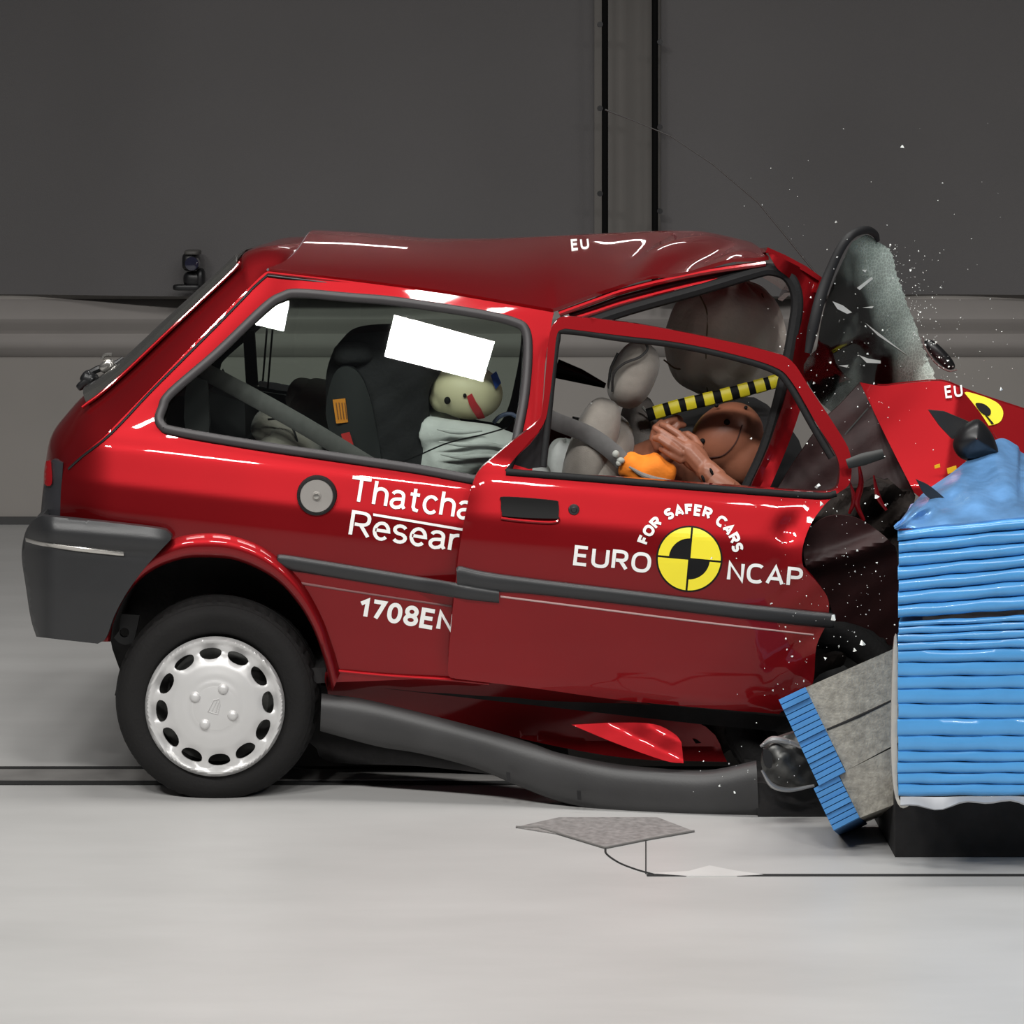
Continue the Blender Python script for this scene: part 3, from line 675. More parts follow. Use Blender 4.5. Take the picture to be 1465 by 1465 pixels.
# ---------------------------------------------------------------- lettering
def el(cx, cy, rx, ry, a0, a1, n=14, p=1.0):
    out = []
    for t in np.linspace(math.radians(a0), math.radians(a1), n):
        c, d = math.cos(t), math.sin(t); out.append((cx + rx * math.copysign(abs(c) ** p, c), cy + ry * math.copysign(abs(d) ** p, d)))
    return out
Q = .8
BOWL = [(0, 1), (.30, 1)] + el(.30, .74, .27, .26, 90, -90, 10, Q)[1:] + [(.10, .48)]
GLYPH = {   # width, strokes (centre lines, cap height 1); 'c' marks a closed stroke
    'E': (.52, [[(.52, 1), (0, 1), (0, 0), (.52, 0)], [(0, .52), (.47, .52)]]), 'F': (.48, [[(.5, 1), (0, 1), (0, 0)], [(0, .5), (.44, .5)]]),
    'U': (.64, [[(0, 1), (0, .32)] + el(.32, .32, .32, .32, 180, 360, 12, Q) + [(.64, .32), (.64, 1)]]),
    'R': (.60, [[(0, 0)] + BOWL, [(.30, .48), (.60, 0)]]), 'P': (.57, [[(0, 0)] + BOWL]),
    'O': (.74, [['c'] + el(.37, .5, .37, .5, 0, 345, 28, Q)]), '0': (.50, [['c'] + el(.25, .5, .25, .5, 0, 345, 28, .9)]),
    'N': (.62, [[(0, 0), (0, 1), (.62, 0), (.62, 1)]]), 'C': (.62, [el(.36, .5, .36, .5, 48, 312, 22, Q)]),
    'A': (.70, [[(0, 0), (.35, 1), (.70, 0)], [(.13, .3), (.57, .3)]]),
    'S': (.54, [el(.27, .745, .26, .255, 30, 250, 12, .9) + el(.27, .245, .27, .245, 70, -150, 12, .9)]),
    '1': (.32, [[(.02, .74), (.30, .97), (.30, 0)]]), '7': (.50, [[(0, 1), (.50, 1), (.18, 0)]]), '8': (.50, [['c'] + el(.25, .75, .22, .25, 0, 345, 22), ['c'] + el(.25, .25, .25, .25, 0, 345, 22)]),
    'T': (.70, [[(0, 1), (.70, 1)], [(.35, 1), (.35, 0)]]), 'h': (.44, [[(0, 0), (0, 1)], [(0, .42)] + el(.22, .46, .22, .24, 165, 0, 10) + [(.44, 0)]]),
    'a': (.48, [el(.21, .52, .20, .18, 165, 0, 9) + [(.41, .12), (.49, .0)], [(.41, .40), (.2, .37)] + el(.17, .18, .17, .18, 100, 270, 8) + [(.30, .04), (.41, .16)]]),
    't': (.32, [[(.13, .93), (.13, .14), (.18, .03), (.32, .0)], [(-.03, .68), (.31, .68)]]), 'c': (.44, [el(.24, .35, .24, .35, 40, 320, 16)]),
    'm': (.74, [[(0, 0), (0, .70)], [(0, .42)] + el(.185, .5, .185, .2, 165, 0, 8) + [(.37, 0)], [(.37, .42)] + el(.555, .5, .185, .2, 165, 0, 8) + [(.74, 0)]]),
    'e': (.47, [[(.02, .37), (.47, .37)] + el(.235, .35, .235, .35, 5, 318, 18)]), 's': (.40, [el(.2, .525, .19, .175, 25, 250, 10) + el(.2, .175, .2, .175, 75, -150, 10)]),
    'r': (.26, [[(0, 0), (0, .70)], [(0, .40)] + el(.24, .43, .24, .25, 170, 85, 6)]), ' ': (.20, [])}
def ribbon(st, t):
    closed = st[0] == 'c'
    q_ = st[1:] if closed else list(st); p = [q_[0]]
    for b in q_[1:]:
        if math.hypot(b[0] - p[-1][0], b[1] - p[-1][1]) > .012: p.append(b)
    p = A(p); n = len(p); Lf, Rt = [], []
    for i in range(n):
        d0 = p[i] - p[i - 1] if i or closed else p[1] - p[0]; d1 = p[(i + 1) % n] - p[i] if i < n - 1 or closed else p[-1] - p[-2]
        d0 = d0 / (np.linalg.norm(d0) + 1e-9); d1 = d1 / (np.linalg.norm(d1) + 1e-9)
        m = A((-d0[1] - d1[1], d0[0] + d1[0])); m /= np.linalg.norm(m) + 1e-9
        k = min(1.9, 1 / max(.3, m.dot(A((-d0[1], d0[0]))))) * t / 2
        Lf.append(tuple(p[i] + m * k)); Rt.append(tuple(p[i] - m * k))
    return [Lf, Rt] if closed else [Lf + Rt[::-1]]
def strokes(s, t, gap):
    """Polygons of a word in a box of height 1; returns the list and the word's width."""
    x = 0; out = []
    for ch_ in s:
        w_, ss = GLYPH[ch_]
        for st in ss:
            pts = [q_ if q_ == 'c' else (x + t / 2 + q_[0], t / 2 + q_[1] * (1 - t)) for q_ in st]
            out.append(ribbon(pts, t))
        x += w_ + t + gap
    return out, x - gap
def letters(name, s, start, end, cap, depth, parent, t=.15, gap=.1, off=.0025, lab=None, matl=None):
    """A word from start to end (baseline, px) with capital height cap px."""
    out, wd = strokes(s, t, gap); a, b = A(start), A(end); ex = (b - a) / wd; dv = (b - a) / np.linalg.norm(b - a); up = A((dv[1], -dv[0])) * cap
    m = Mesh()
    for i, poly in enumerate(out): m.add(*panel([[tuple(a + ex * p[0] + up * p[1]) for p in L_] for L_ in poly], lambda u, v: depth(u, v) - off - .0001 * (i % 4), 0, 7))
    return build(name, m, matl or WHITE, parent, smooth=False, label=lab)
letters('lettering', 'Thatcham', (496.5, 717.5), (712, 751.5), 38, body, qp, .125, .075, lab='upper line of white lettering, cut off by the door edge')
letters('lettering', 'Research', (498, 766.5), (709, 799.3), 37.5, body, qp, .125, .07, lab='lower line of white lettering, cut off by the door edge')
build('underline', panel([[(534, 734.5), (700, 762.5), (700, 766), (534, 738)]], lambda a, b: body(a, b) - .0025, .0015, 8), WHITE, qp, smooth=False)
letters('lettering', '1708EN', (510, 883), (648, 906), 29.5, body, qp, .20, .085, lab='bold white number "1708EN"')
letters('lettering', 'EURO', (819.5, 808.5), (930, 820.5), 29, door_y, door, .165, .13, lab='white four-letter word left of the round mark')
letters('lettering', 'NCAP', (1039.5, 831), (1147, 841), 28.5, door_y, door, .165, .12, lab='white four-letter word right of the round mark')
# slogan on an arc
DC = A((986.2, 799.7)); RA = 62.5
out, wd = strokes('FOR SAFER CARS', .25, .10); m = Mesh(); a0, a1 = math.radians(161.5), math.radians(8.5)
for poly in out:
    mp = []
    for L_ in poly:
        r_ = []
        for p in resample(L_, .3):
            t = a0 + (a1 - a0) * p[0] / wd; rr = RA + p[1] * 16.5; r_.append((DC[0] + rr * math.cos(t), DC[1] - rr * math.sin(t)))
        mp.append(r_)
    k_ = len(m.v) % 4; m.add(*panel(mp, lambda a, b: door_y(a, b) - .0025 - .0001 * k_, 0, 6))
build('lettering', m, WHITE, door, smooth=False, label='white curved slogan above the round mark')
# round target
def disc(r, a0=0, a1=2 * PI, n=48, r0=0):
    o = [(DC[0] + r * math.cos(t), DC[1] - r * math.sin(t)) for t in np.linspace(a0, a1, n, endpoint=(a1 - a0 < 6))]
    if a1 - a0 < 6: o += [(DC[0] + r0 * math.cos(t), DC[1] - r0 * math.sin(t)) for t in np.linspace(a1, a0, n)] if r0 else [tuple(DC)]
    return o
rt = math.radians(-5.2)
tgt = build('target_mark', panel([disc(47.5)], lambda a, b: door_y(a, b) - .002, .0015, 6), BLKV, door, smooth=False, label='round yellow and black target mark')
def sector(k, r0, r1, gap=1.5):
    a0 = rt + k * PI / 2; pts = []
    def pt(r, a):
        # inset each edge by the width of the black cross
        return (DC[0] + r * math.cos(a), DC[1] - r * math.sin(a))
    g1 = gap / r1
    pts = [pt(r1, t) for t in np.linspace(a0 + g1, a0 + PI / 2 - g1, 16)]
    if r0: g0 = gap / r0; pts += [pt(r0, t) for t in np.linspace(a0 + PI / 2 - g0, a0 + g0, 12)]
    else: pts += [pt(gap * 1.41, a0 + PI / 4)]
    return pts
for k, r0 in ((0, 0), (1, 29.5), (2, 0), (3, 29.5)):
    build('yellow_sector', panel([sector(k, r0, 45)], lambda a, b: door_y(a, b) - .0042, .0015, 6), YELLOW, door, smooth=False)

# ---------------------------------------------------------------- far side, floor pan, interior trim
def far_panel(loops, depth, thick, step):
    return mirror_y(panel(loops, depth, thick, step))
build('far_side_panel', far_panel([q, WINs], body, .012, 22), PAINT_SHADED, car, sharp=40)
build('far_window_seal', mirror_y(tubepx(shrink(WINs, 4), lambda a, b: body(a, b) + .01, 8, 8, True, .75, 1)), RUBBER, car)
build('far_quarter_window', far_panel([shrink(WINs, 8)], lambda a, b: body(a, b) + .003, .004, 30), CLEAR, car)
fdo = sm([(768, 684), (768, 684), (1090, 706), (1180, 708), (1180, 700), (1160, 1000), (1160, 1000), (760, 975), (760, 975)], 2)
build('far_door', far_panel([fdo], lambda a, b: 0 * a + .03, .04, 40), PAINT_SHADED, car)
fz = [(P(a, b, .0)) for a, b in ((238, 1000), (470, 985), (1000, 1045), (1260, 1070))]
rows = [[(x, .08, z), (x, 1.47, z)] for x, _, z in fz]
build('floor_pan', thicken(loft(rows), .04), VOID, car)
build('underbody_shade_mass', prism(sm([(300, 985), (420, 975), (560, 1005), (760, 1075), (820, 1120), (740, 1112), (600, 1096), (470, 1090), (440, 1060), (320, 1030)], 3), .30, 1.30), VOID, car, sharp=40)  # dark mass added to fill the shade under the car
build('parcel_shelf', thicken(loft([[(P(a, b, 0)[0], yy, P(a, b, 0)[2]) for yy in (.1, .775, 1.45)] for a, b in ((150, 650), (240, 655), (330, 668))]), .02), DARKIN, car)
m = Mesh()
for yy in (1.30, 1.36): m.add(*tube([P(300, 520, 1.4), P(350, 565, 1.4), P(440, 580, 1.4)], .008, 6))
build('inner_sill_trim', panel([sm([(318, 528), (330, 548), (372, 560), (470, 575), (470, 590), (372, 580), (322, 565)], 3)], 1.38, .02, 20), DARKIN, car)
build('sill_glint', panel([sm([(372, 545), (420, 553), (420, 561), (372, 553)], 2)], 1.36, .01, 12), mat('sill_highlight_pale', (.6, .65, .68), rough=.3), car)  # pale strip paints the highlight on the far window sill
build('pillar_strap', panel([[(347, 472), (364, 474), (369, 552), (352, 552)]], 1.30, .02, 20), DARKIN, car)
for a, b in (((382, 470), (376, 545)), ((390, 470), (383, 556))): build('belt_cord', tube([P(*a, 1.15), P(*b, 1.15)], .003, 6), BLACK, car)
# rear seat: two beige backs
rs = Mesh().add(*blob(P(408, 672, .52), (.095, .22, .15), (0, .25, 0), .75)).add(*blob(P(392, 612, .50), (.062, .12, .046), (0, .35, 0), .75))
build('rear_seat', rs, BEIGE, car, label='beige rear seat back near side', sharp=80)
build('seat_seam', tubepx([(383, 600), (400, 600), (418, 612), (428, 640)], .345, 1.5, 6), DARKIN, car)
build('rear_seat', Mesh().add(*blob(P(448, 610, 1.1), (.085, .25, .14), (0, .25, 0), .7)).add(*blob(P(440, 566, 1.1), (.06, .14, .045), (0, .25, 0), .6)), BEIGE2, car, sharp=80, label='pale grey rear seat back far side')
build('seat_belt', tube([P(a, b, y) for a, b, y in sm([(240, 505, .45), (300, 535, .36), (380, 578, .27), (450, 618, .24), (560, 685, .24)], 5, False)], .024, 8, flat=.25), STRAP, car, sharp=60)
build('luggage_trim', panel([sm([(268, 545), (296, 545), (296, 545), (298, 625), (266, 620)], 3)], .35, .03, 14), mat('grey_boot_trim', (.05, .05, .052), rough=.6), car)
build('luggage_box', prism([(296, 560), (350, 575), (352, 640), (298, 632)], .5, .9), DARKIN, car)

# front seats
def headrest(px, py, y):
    o = build('headrest', blob(P(px, py, y), (.062, .125, .095), (0, .42, 0), .8), BEIGE, seat_d, sharp=80)
    return o
seat_d = build('driver_seat', Mesh().add(*blob(P(850, 690, .50), (.09, .22, .20), (0, .28, 0), .75)).add(*blob(P(846, 640, .34), (.06, .07, .14), (0, .35, 0), .75)), BEIGE, car, sharp=80, label='beige cloth driver seat back')
hr = headrest(906, 536, .52)
build('headrest_piping', tube([P(a, b, y) for a, b, y in sm([(876, 560, .43), (878, 535, .40), (893, 520, .385), (915, 511, .385), (926, 500, .40), (924, 491, .43)], 5, False)], .0035, 6), mat('charcoal_piping', (.03, .03, .03), rough=.7), seat_d)
build('headrest_piping', tube([P(a, b, y) for a, b, y in sm([(872, 556, .47), (873, 530, .46), (884, 505, .46)], 5, False)], .0035, 6), mat('charcoal_piping_2', (.03, .03, .03), rough=.7), seat_d)
build('headrest_post', tube([P(870, 575, .48), P(861, 612, .44)], .007, 8), CHROME, seat_d)
build('post_socket', blob(P(861, 609, .36), (.014, .02, .012), e=.7), DARKIN, seat_d)
build('seat_piping', tubepx([(838, 620), (853, 622), (868, 633), (880, 650)], .27, 1.7, 6), DARKIN, seat_d)
build('seat_base', blob(P(860, 740, .55), (.22, .24, .09), (0, .1, 0), .6), BEIGE, seat_d, sharp=80)
seat_p = build('passenger_seat', blob(P(908, 650, .86), (.056, .22, .17), (0, .12, 0), .65), SEATGREY, car, sharp=80, label='dark grey passenger seat back')
build('seat_piping', tubepx([(919, 582), (929, 595), (934, 620), (933, 655)], .66, 2.0, 6), BEIGE2, seat_p)
build('seat_belt', tube([P(a, b, y) for a, b, y in sm([(780, 596, .2), (800, 605, .22), (842, 622, .26), (875, 645, .25), (892, 662, .24)], 5, False)], .024, 8, flat=.25), STRAP, car, sharp=60)
build('belt_buckle', Mesh().add(*blob(P(881, 650, .215), (.010, .01, .011))).add(*blob(P(888, 659, .213), (.011, .01, .009))).add(*blob(P(885, 663, .213), (.008, .01, .009))), BEIGE2, car)
build('pillar_trim', tube([P(795, 527, 1.3), P(830, 538, 1.3), P(866, 552, 1.3)], [.03, .022, .008], 8, flat=.4), mat('gloss_black', (.006, .006, .007), rough=.15), car)
build('pillar_trim', tube([P(818, 601, 1.2), P(832, 604, 1.2)], .012, 8), BLACK, car)
# far door sill marked with black and yellow tape
tp = [P(a, b, y) for a, b, y in sm([(926, 594, .60), (970, 581, .60), (1030, 567, .60), (1080, 554, .60), (1130, 540, .60)], 8, False)]
tap = build('marker_bar', tube(tp, .0185, 10, flat=.75), BLKV, car, label='black bar with yellow tape squares')
for k, px_ in enumerate((943, 965, 988, 1014, 1039, 1064, 1087, 1108)):
    a = Vector(P(px_ - 7, float(np.interp(px_ - 7, [926, 970, 1030, 1080, 1130], [594, 581, 567, 554, 540])), .60)); b = Vector(P(px_ + 7, float(np.interp(px_ + 7, [926, 970, 1030, 1080, 1130], [594, 581, 567, 554, 540])), .60))
    build('yellow_tape', tube([a, b], .0197, 10, flat=.75), YELLOW, tap)
# dashboard
build('dashboard', Mesh().add(*prism(sm([(945, 625), (1000, 612), (1110, 600), (1150, 650), (1140, 720), (950, 720)], 3), .62, 1.30)), DARKIN, car, sharp=50)
# airbag
def crump(q_, th, ph):
    k = 1 + .035 * math.sin(7 * ph + 2 * th) * math.sin(th) + .03 * math.sin(5 * th + ph * 2) + .02 * math.sin(11 * ph - 3 * th)
    return Vector((q_.x * k, q_.y * k, q_.z * k))
ab = build('airbag', blob(P(1036, 483, .95), (.168, .27, .175), (0, .35, 0), .85, 72, 40, crump), AIRBAG, car, sharp=80, label='large inflated beige airbag behind the windscreen pillar')
for pts in ([(1000, 420), (1012, 450), (1010, 500), (1012, 560)], [(1090, 420), (1098, 450), (1090, 500), (1060, 550)], [(950, 515), (970, 528), (1005, 520)]):
    build('airbag_seam', tubepx(pts, lambda a, b: .95 - .262 * np.sqrt(np.clip(1 - ((a - 1036) / 92) ** 2 - ((b - 483) / 96) ** 2, .05, 1)), 1.2, 6), mat('ochre_thread', (.22, .17, .10), rough=.8), ab)

# ---------------------------------------------------------------- crushed front
eb = resample(sm([(1090, 745), (1150, 730), (1210, 705), (1300, 705), (1310, 900), (1300, 1100), (1200, 1110), (1100, 1090), (1000, 1060), (960, 1010), (1090, 1000)], 4), 14)
eb = [(a + random.uniform(-7, 7), b + random.uniform(-7, 7)) for a, b in eb]
build('engine_bay', panel([eb], lambda a, b: .17 + .06 * noise2(a, b, .8, 3) + .03 * np.abs(((a * .7 + b) / 31) % 2 - 1), .25, 6), WRECK, car, sharp=20, label='dark crushed engine bay')
for pts, r_ in (([(1228, 660), (1232, 690), (1226, 720), (1236, 745)], 5), ([(1216, 690), (1222, 715), (1215, 735)], 4), ([(1250, 680), (1256, 710), (1268, 730)], 4)):
    build('torn_strip', tubepx(pts, .08, [r_ * .3, r_, r_ * .5], 8, flat=.3), PAINT, car)
wg = [(1150, 795), (1152, 772), (1163, 752), (1188, 738), (1222, 740), (1250, 755), (1274, 776), (1284, 800), (1288, 930), (1240, 922), (1200, 895), (1184, 858), (1158, 822)]
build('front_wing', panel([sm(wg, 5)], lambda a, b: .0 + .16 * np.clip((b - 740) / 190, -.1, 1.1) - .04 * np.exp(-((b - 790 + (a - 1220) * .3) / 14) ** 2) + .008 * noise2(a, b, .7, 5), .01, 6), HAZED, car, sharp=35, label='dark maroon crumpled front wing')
build('wing_edge', tubepx([(1150, 812), (1160, 826), (1172, 842), (1178, 856)], -.005, [1.5, 3.5, 3.5, 1], 6), PAINT, car)
bn = [(1230, 547), (1230, 547), (1262, 552), (1290, 549), (1345, 545), (1375, 556), (1375, 556), (1402, 590), (1428, 630), (1428, 630), (1395, 690), (1345, 730), (1308, 705), (1308, 705), (1270, 630)]
build('bonnet', panel([sm(bn, 4)], lambda a, b: .30 - .165 * np.clip((b - 545) / 150, -1, 1) + .05 * np.abs((a - 1372) / 90 + (b - 545) / 330 * .6) + .003 * noise2(a, b, .5, 2), .012, 5), PAINT, car, sharp=30, label='bright red folded bonnet panel')
b2 = [(1372, 553), (1372, 553), (1400, 565), (1440, 578), (1500, 598), (1500, 598), (1500, 700), (1500, 700), (1440, 660), (1426, 626)]
build('bonnet_front', panel([sm(b2, 4)], lambda a, b: .42 + (578 + (a - 1440) * .33 - b) * .0012, .012, 8), PAINT, car, sharp=30)
b3 = [(1230, 548), (1230, 548), (1200, 580), (1178, 602), (1140, 655), (1112, 700), (1112, 700), (1180, 745), (1240, 760), (1310, 710), (1310, 710), (1272, 632)]
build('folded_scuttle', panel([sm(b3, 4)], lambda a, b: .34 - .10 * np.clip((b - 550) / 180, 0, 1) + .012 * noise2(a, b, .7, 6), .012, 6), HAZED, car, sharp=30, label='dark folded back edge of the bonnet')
build('fold_line', tubepx([(1242, 584), (1228, 600), (1205, 626)], .30, 1.3, 6), DUSTALU, car)
tp_ = sm([(1232, 549), (1262, 553), (1290, 550), (1345, 546), (1376, 557), (1400, 566), (1440, 579), (1500, 599), (1580, 628)], 3, False)
rows = []
for a, b in tp_:
    p = P(a, b + 3, .47); r = []
    for y_ in (.47, .58, .75, .95, 1.15, 1.3): r.append((p[0], y_, H - (H - p[2]) * (D + y_) / (D + .47) - .03 * (y_ - .47)))
    rows.append(r)
build('bonnet_top', thicken(loft(rows), .012), PAINT, car, sharp=40)
build('floor_shade_plate', prism(sm([(1078, 1120), (1130, 1130), (1175, 1122), (1222, 1138), (1222, 1138), (1205, 1168), (1205, 1168), (1085, 1170), (1085, 1170)], 3), -.14, .3), VOID, car, sharp=40, label='black plate on the floor standing in for shade')  # added black plate, stands in for shade by the front wheel
# bonnet target and letters
def bf(a, b): return .42 + (578 + (np.asarray(a) - 1440) * .33 - np.asarray(b)) * .0012 - .003
build('target_mark', panel([sm([(1380, 562), (1400, 565), (1425, 575), (1435, 588), (1432, 602), (1420, 608), (1408, 606), (1392, 585)], 4)], bf, .003, 5), YELLOW, car, smooth=False)
build('target_core', panel([sm([(1396, 577), (1408, 578), (1417, 586), (1416, 594), (1408, 593), (1400, 586)], 4)], lambda a, b: bf(a, b) - .003, .002, 4), BLKV, car, smooth=False)
build('target_line', panel([[(1408, 592), (1410, 592), (1422, 606), (1419, 607)]], lambda a, b: bf(a, b) - .003, .002, 4), BLKV, car, smooth=False)
def bnd(a, b): return .30 - .165 * np.clip((b - 545) / 150, -1, 1) + .05 * np.abs((a - 1372) / 90 + (b - 545) / 330 * .6) + .003 * noise2(a, b, .5, 2)
letters('lettering', 'EU', (1353, 570), (1378, 567), 18, bnd, car, .18, .2, off=.006)
for a, b, r_ in ((1341, 667, 3.5), (1362, 672, 6), (1386, 661, 3.5)):
    build('yellow_tape', panel([[(a - r_ * 1.2, b - r_ * .3), (a + r_, b - r_), (a + r_ * 1.2, b + r_ * .4), (a - r_, b + r_)]], .12, .003, 5), mat('amber_tape', (.8, .45, .01), rough=.5), car, smooth=False)
# roof letters lying on the roof skin
def roof_py(y): p = roof_pt(832, y); return HY + (H - p[2]) * F / (D + p[1])
_ys = np.linspace(YG, .95, 200); _py = A([roof_py(y) for y in _ys]); YL = [float(_ys[np.argmin(abs(_py - 364))]), float(_ys[np.argmin(abs(_py - 348.5))])]
out, wd = strokes('EU', .18, .2); m = Mesh()
for poly in out:
    V, T = tri2d([[(822 + 27 * p[0] / wd, p[1] * 30) for p in resample(L_, .2)] for L_ in poly], 5); vv = []
    for a, b in V:
        p = roof_pt(a, float(np.interp(b / 30, [0, 1], YL))); vv.append((p[0], p[1], p[2] + .0135))
    m.add(*thicken((vv, [tuple(t) for t in T]), .002))
build('lettering', m, WHITE, car, smooth=False)

# windscreen
def screen_mat():
    m = bpy.data.materials.new('crazed_windscreen_glass'); m.use_nodes = True; nt = m.node_tree; nt.nodes.clear(); N = nt.nodes.new
    out = N('ShaderNodeOutputMaterial'); tc = N('ShaderNodeTexCoord')
    vo = N('ShaderNodeTexVoronoi'); vo.feature = 'DISTANCE_TO_EDGE'; vo.inputs['Scale'].default_value = 95
    nt.links.new(tc.outputs['Object'], vo.inputs['Vector'])
    lt = N('ShaderNodeMapRange'); lt.inputs[1].default_value = .0; lt.inputs[2].default_value = .12; lt.inputs[3].default_value = 1; lt.inputs[4].default_value = .6
    nt.links.new(vo.outputs['Distance'], lt.inputs[0])
    at = N('ShaderNodeAttribute'); at.attribute_name = 'craze'
    nz = N('ShaderNodeTexNoise'); nz.inputs['Scale'].default_value = 9; nt.links.new(tc.outputs['Object'], nz.inputs['Vector'])
    ad = N('ShaderNodeMath'); ad.operation = 'MULTIPLY_ADD'; ad.inputs[1].default_value = .9; nt.links.new(nz.outputs['Fac'], ad.inputs[0])
    sb = N('ShaderNodeMath'); sb.operation = 'SUBTRACT'; sb.inputs[1].default_value = .45; nt.links.new(at.outputs['Fac'], sb.inputs[0]); nt.links.new(sb.outputs[0], ad.inputs[2])
    mu = N('ShaderNodeMath'); mu.operation = 'MULTIPLY'; mu.use_clamp = True; nt.links.new(ad.outputs[0], mu.inputs[0]); nt.links.new(lt.outputs[0], mu.inputs[1])
    tr = N('ShaderNodeBsdfTransparent'); tr.inputs[0].default_value = (.72, .8, .77, 1)
    df = N('ShaderNodeBsdfPrincipled'); df.inputs['Base Color'].default_value = (.72, .84, .77, 1); df.inputs['Roughness'].default_value = .45
    gl = N('ShaderNodeBsdfGlossy'); gl.inputs['Roughness'].default_value = .06
    fr = N('ShaderNodeFresnel'); fr.inputs[0].default_value = 1.5
    mx = N('ShaderNodeMixShader'); nt.links.new(fr.outputs[0], mx.inputs[0]); nt.links.new(tr.outputs[0], mx.inputs[1]); nt.links.new(gl.outputs[0], mx.inputs[2])
    m2 = N('ShaderNodeMixShader'); nt.links.new(mu.outputs[0], m2.inputs[0]); nt.links.new(mx.outputs[0], m2.inputs[1]); nt.links.new(df.outputs[0], m2.inputs[2])
    nt.links.new(m2.outputs[0], out.inputs[0]); return m
ws = sm([(1162, 500), (1170, 455), (1184, 410), (1198, 378), (1214, 346), (1232, 333), (1246, 335), (1256, 346), (1256, 346), (1272, 356), (1278, 372), (1284, 392), (1290, 412), (1297, 431), (1304, 452), (1312, 470), (1317, 492), (1326, 508), (1333, 526), (1340, 550), (1340, 550), (1290, 560), (1230, 560), (1190, 590), (1150, 535)], 3)
ws = [(a + (random.uniform(-2.2, 2.2) if a > 1262 and b < 550 else 0), b) for a, b in resample([(a + (6 if a < 1236 and b < 505 else 0), b + (3 if a < 1250 and b < 345 else 0)) for a, b in ws], 5)]
def wsy(a, b): return .26 + .0022 * np.clip(a - 1165 - (540 - b) * .35, -20, 150) + .012 * noise2(a, b, .5, 4)
wso = build('windscreen', panel([ws], wsy, .006, 7), screen_mat(), car, sharp=40, label='shattered windscreen standing up from the bonnet')
ca = wso.data.attributes.new('craze', 'FLOAT', 'POINT')
for i, v in enumerate(wso.data.vertices):
    p = v.co + ORG[car.name]; d = D + p.y; px = CX + p.x * F / d; py = HY + (H - p.z) * F / d
    edge = np.interp(py, [330, 355, 390, 431, 477, 524, 550], [1262, 1275, 1285, 1298, 1316, 1333, 1342])
    ca.data[i].value = float(np.clip(1.18 - (edge - px) / 54, 0, 1)) * float(np.clip((py - 338) / 20, 0, 1))
build('windscreen_rim', tubepx([(1156, 505), (1163, 470), (1174, 425), (1190, 382), (1206, 350), (1222, 334), (1240, 329), (1252, 335), (1256, 345)], lambda a, b: wsy(a, b) - .012, [5, 8, 8, 7, 6.5, 6, 6, 5, 3], 8, flat=.6), mat('black_screen_rubber', (.006, .006, .007), rough=.6), car, sharp=60, label='black rubber rim of the windscreen')
def sliver(pts): return panel([pts], lambda a, b: wsy(a, b) - .004, .002, 6)
for pts in ([(1191, 431), (1206, 437), (1219, 447), (1212, 449), (1198, 442)], [(1229, 508), (1242, 513), (1260, 516), (1260, 520), (1240, 519)], [(1238, 462), (1258, 477), (1298, 508), (1256, 480)], [(1200, 523), (1214, 522), (1212, 526)], [(1233, 386), (1240, 386), (1238, 390)], [(1226, 412), (1247, 396), (1249, 399), (1230, 415)], [(1234, 440), (1250, 438), (1248, 441)]):
    build('glass_crack', sliver(pts), FRAG, wso, smooth=False)
build('screen_wiper', tubepx([(1185, 460), (1210, 445), (1235, 436), (1258, 440)], lambda a, b: wsy(a, b) + .03, 4, 8), BLACK, car)
# far door mirror seen beyond the screen
mo = build('far_mirror', blob(P(1344, 508, 1.25), (.062, .03, .021), (0, .80, 0), .8), BLACK, car, sharp=80, label='black far-side door mirror beyond the windscreen')
build('mirror_rim', tubepx([(1319, 482), (1324, 498), (1338, 518), (1356, 530), (1369, 529)], 1.2, 1.7, 6), CHROME, mo)

# ==================================================================== LOOSE PIECES
t = thing('wing_mirror', 'torn-off black door mirror with triangular base above the blue foil', 'mirror', P(1390, 650, -.1))
ol = sm([(1363, 634), (1374, 613), (1392, 601), (1404, 602), (1420, 622), (1430, 648), (1430, 648), (1412, 656), (1388, 660), (1370, 652)], 4)
oc = A(ol).mean(0); rows = []
for k_, y_ in ((.02, -.285), (.55, -.275), (.85, -.255), (.97, -.23), (1, -.20), (.97, -.16), (.85, -.14), (.02, -.135)):
    rows.append([P(oc[0] + (a - oc[0]) * k_ + 3 * (1 - k_), oc[1] + (b - oc[1]) * k_ - 4 * (1 - k_), y_) for a, b in ol])
build('mirror_housing', loft(rows, closed_u=True), BLACK, t, sharp=60)
build('mirror_base', panel([[(1329, 587), (1352, 589), (1388, 604), (1380, 625), (1362, 628), (1345, 610)]], lambda a, b: -.20 + .0004 * (a - 1330), .02, 8), PLASTIC, t)
build('trim_shard', panel([sm([(1311, 686), (1311, 686), (1330, 695), (1352, 713), (1373, 732), (1373, 732), (1358, 730), (1338, 719), (1322, 706)], 4)], lambda a, b: -.60 + .001 * (a - 1311), .012, 6), PLASTIC, sharp=40, label='curved black trim shard leaning on the blue foil', cat='debris')
build('trim_strip', Mesh().add(*tubepx([(1212, 664), (1235, 657), (1264, 649)], .0, [7, 9, 7], 8, flat=.3)), mat('glossy_grey_trim', (.02, .021, .02), rough=.5), sharp=50, label='short glossy grey trim strip above the front wing', cat='debris')
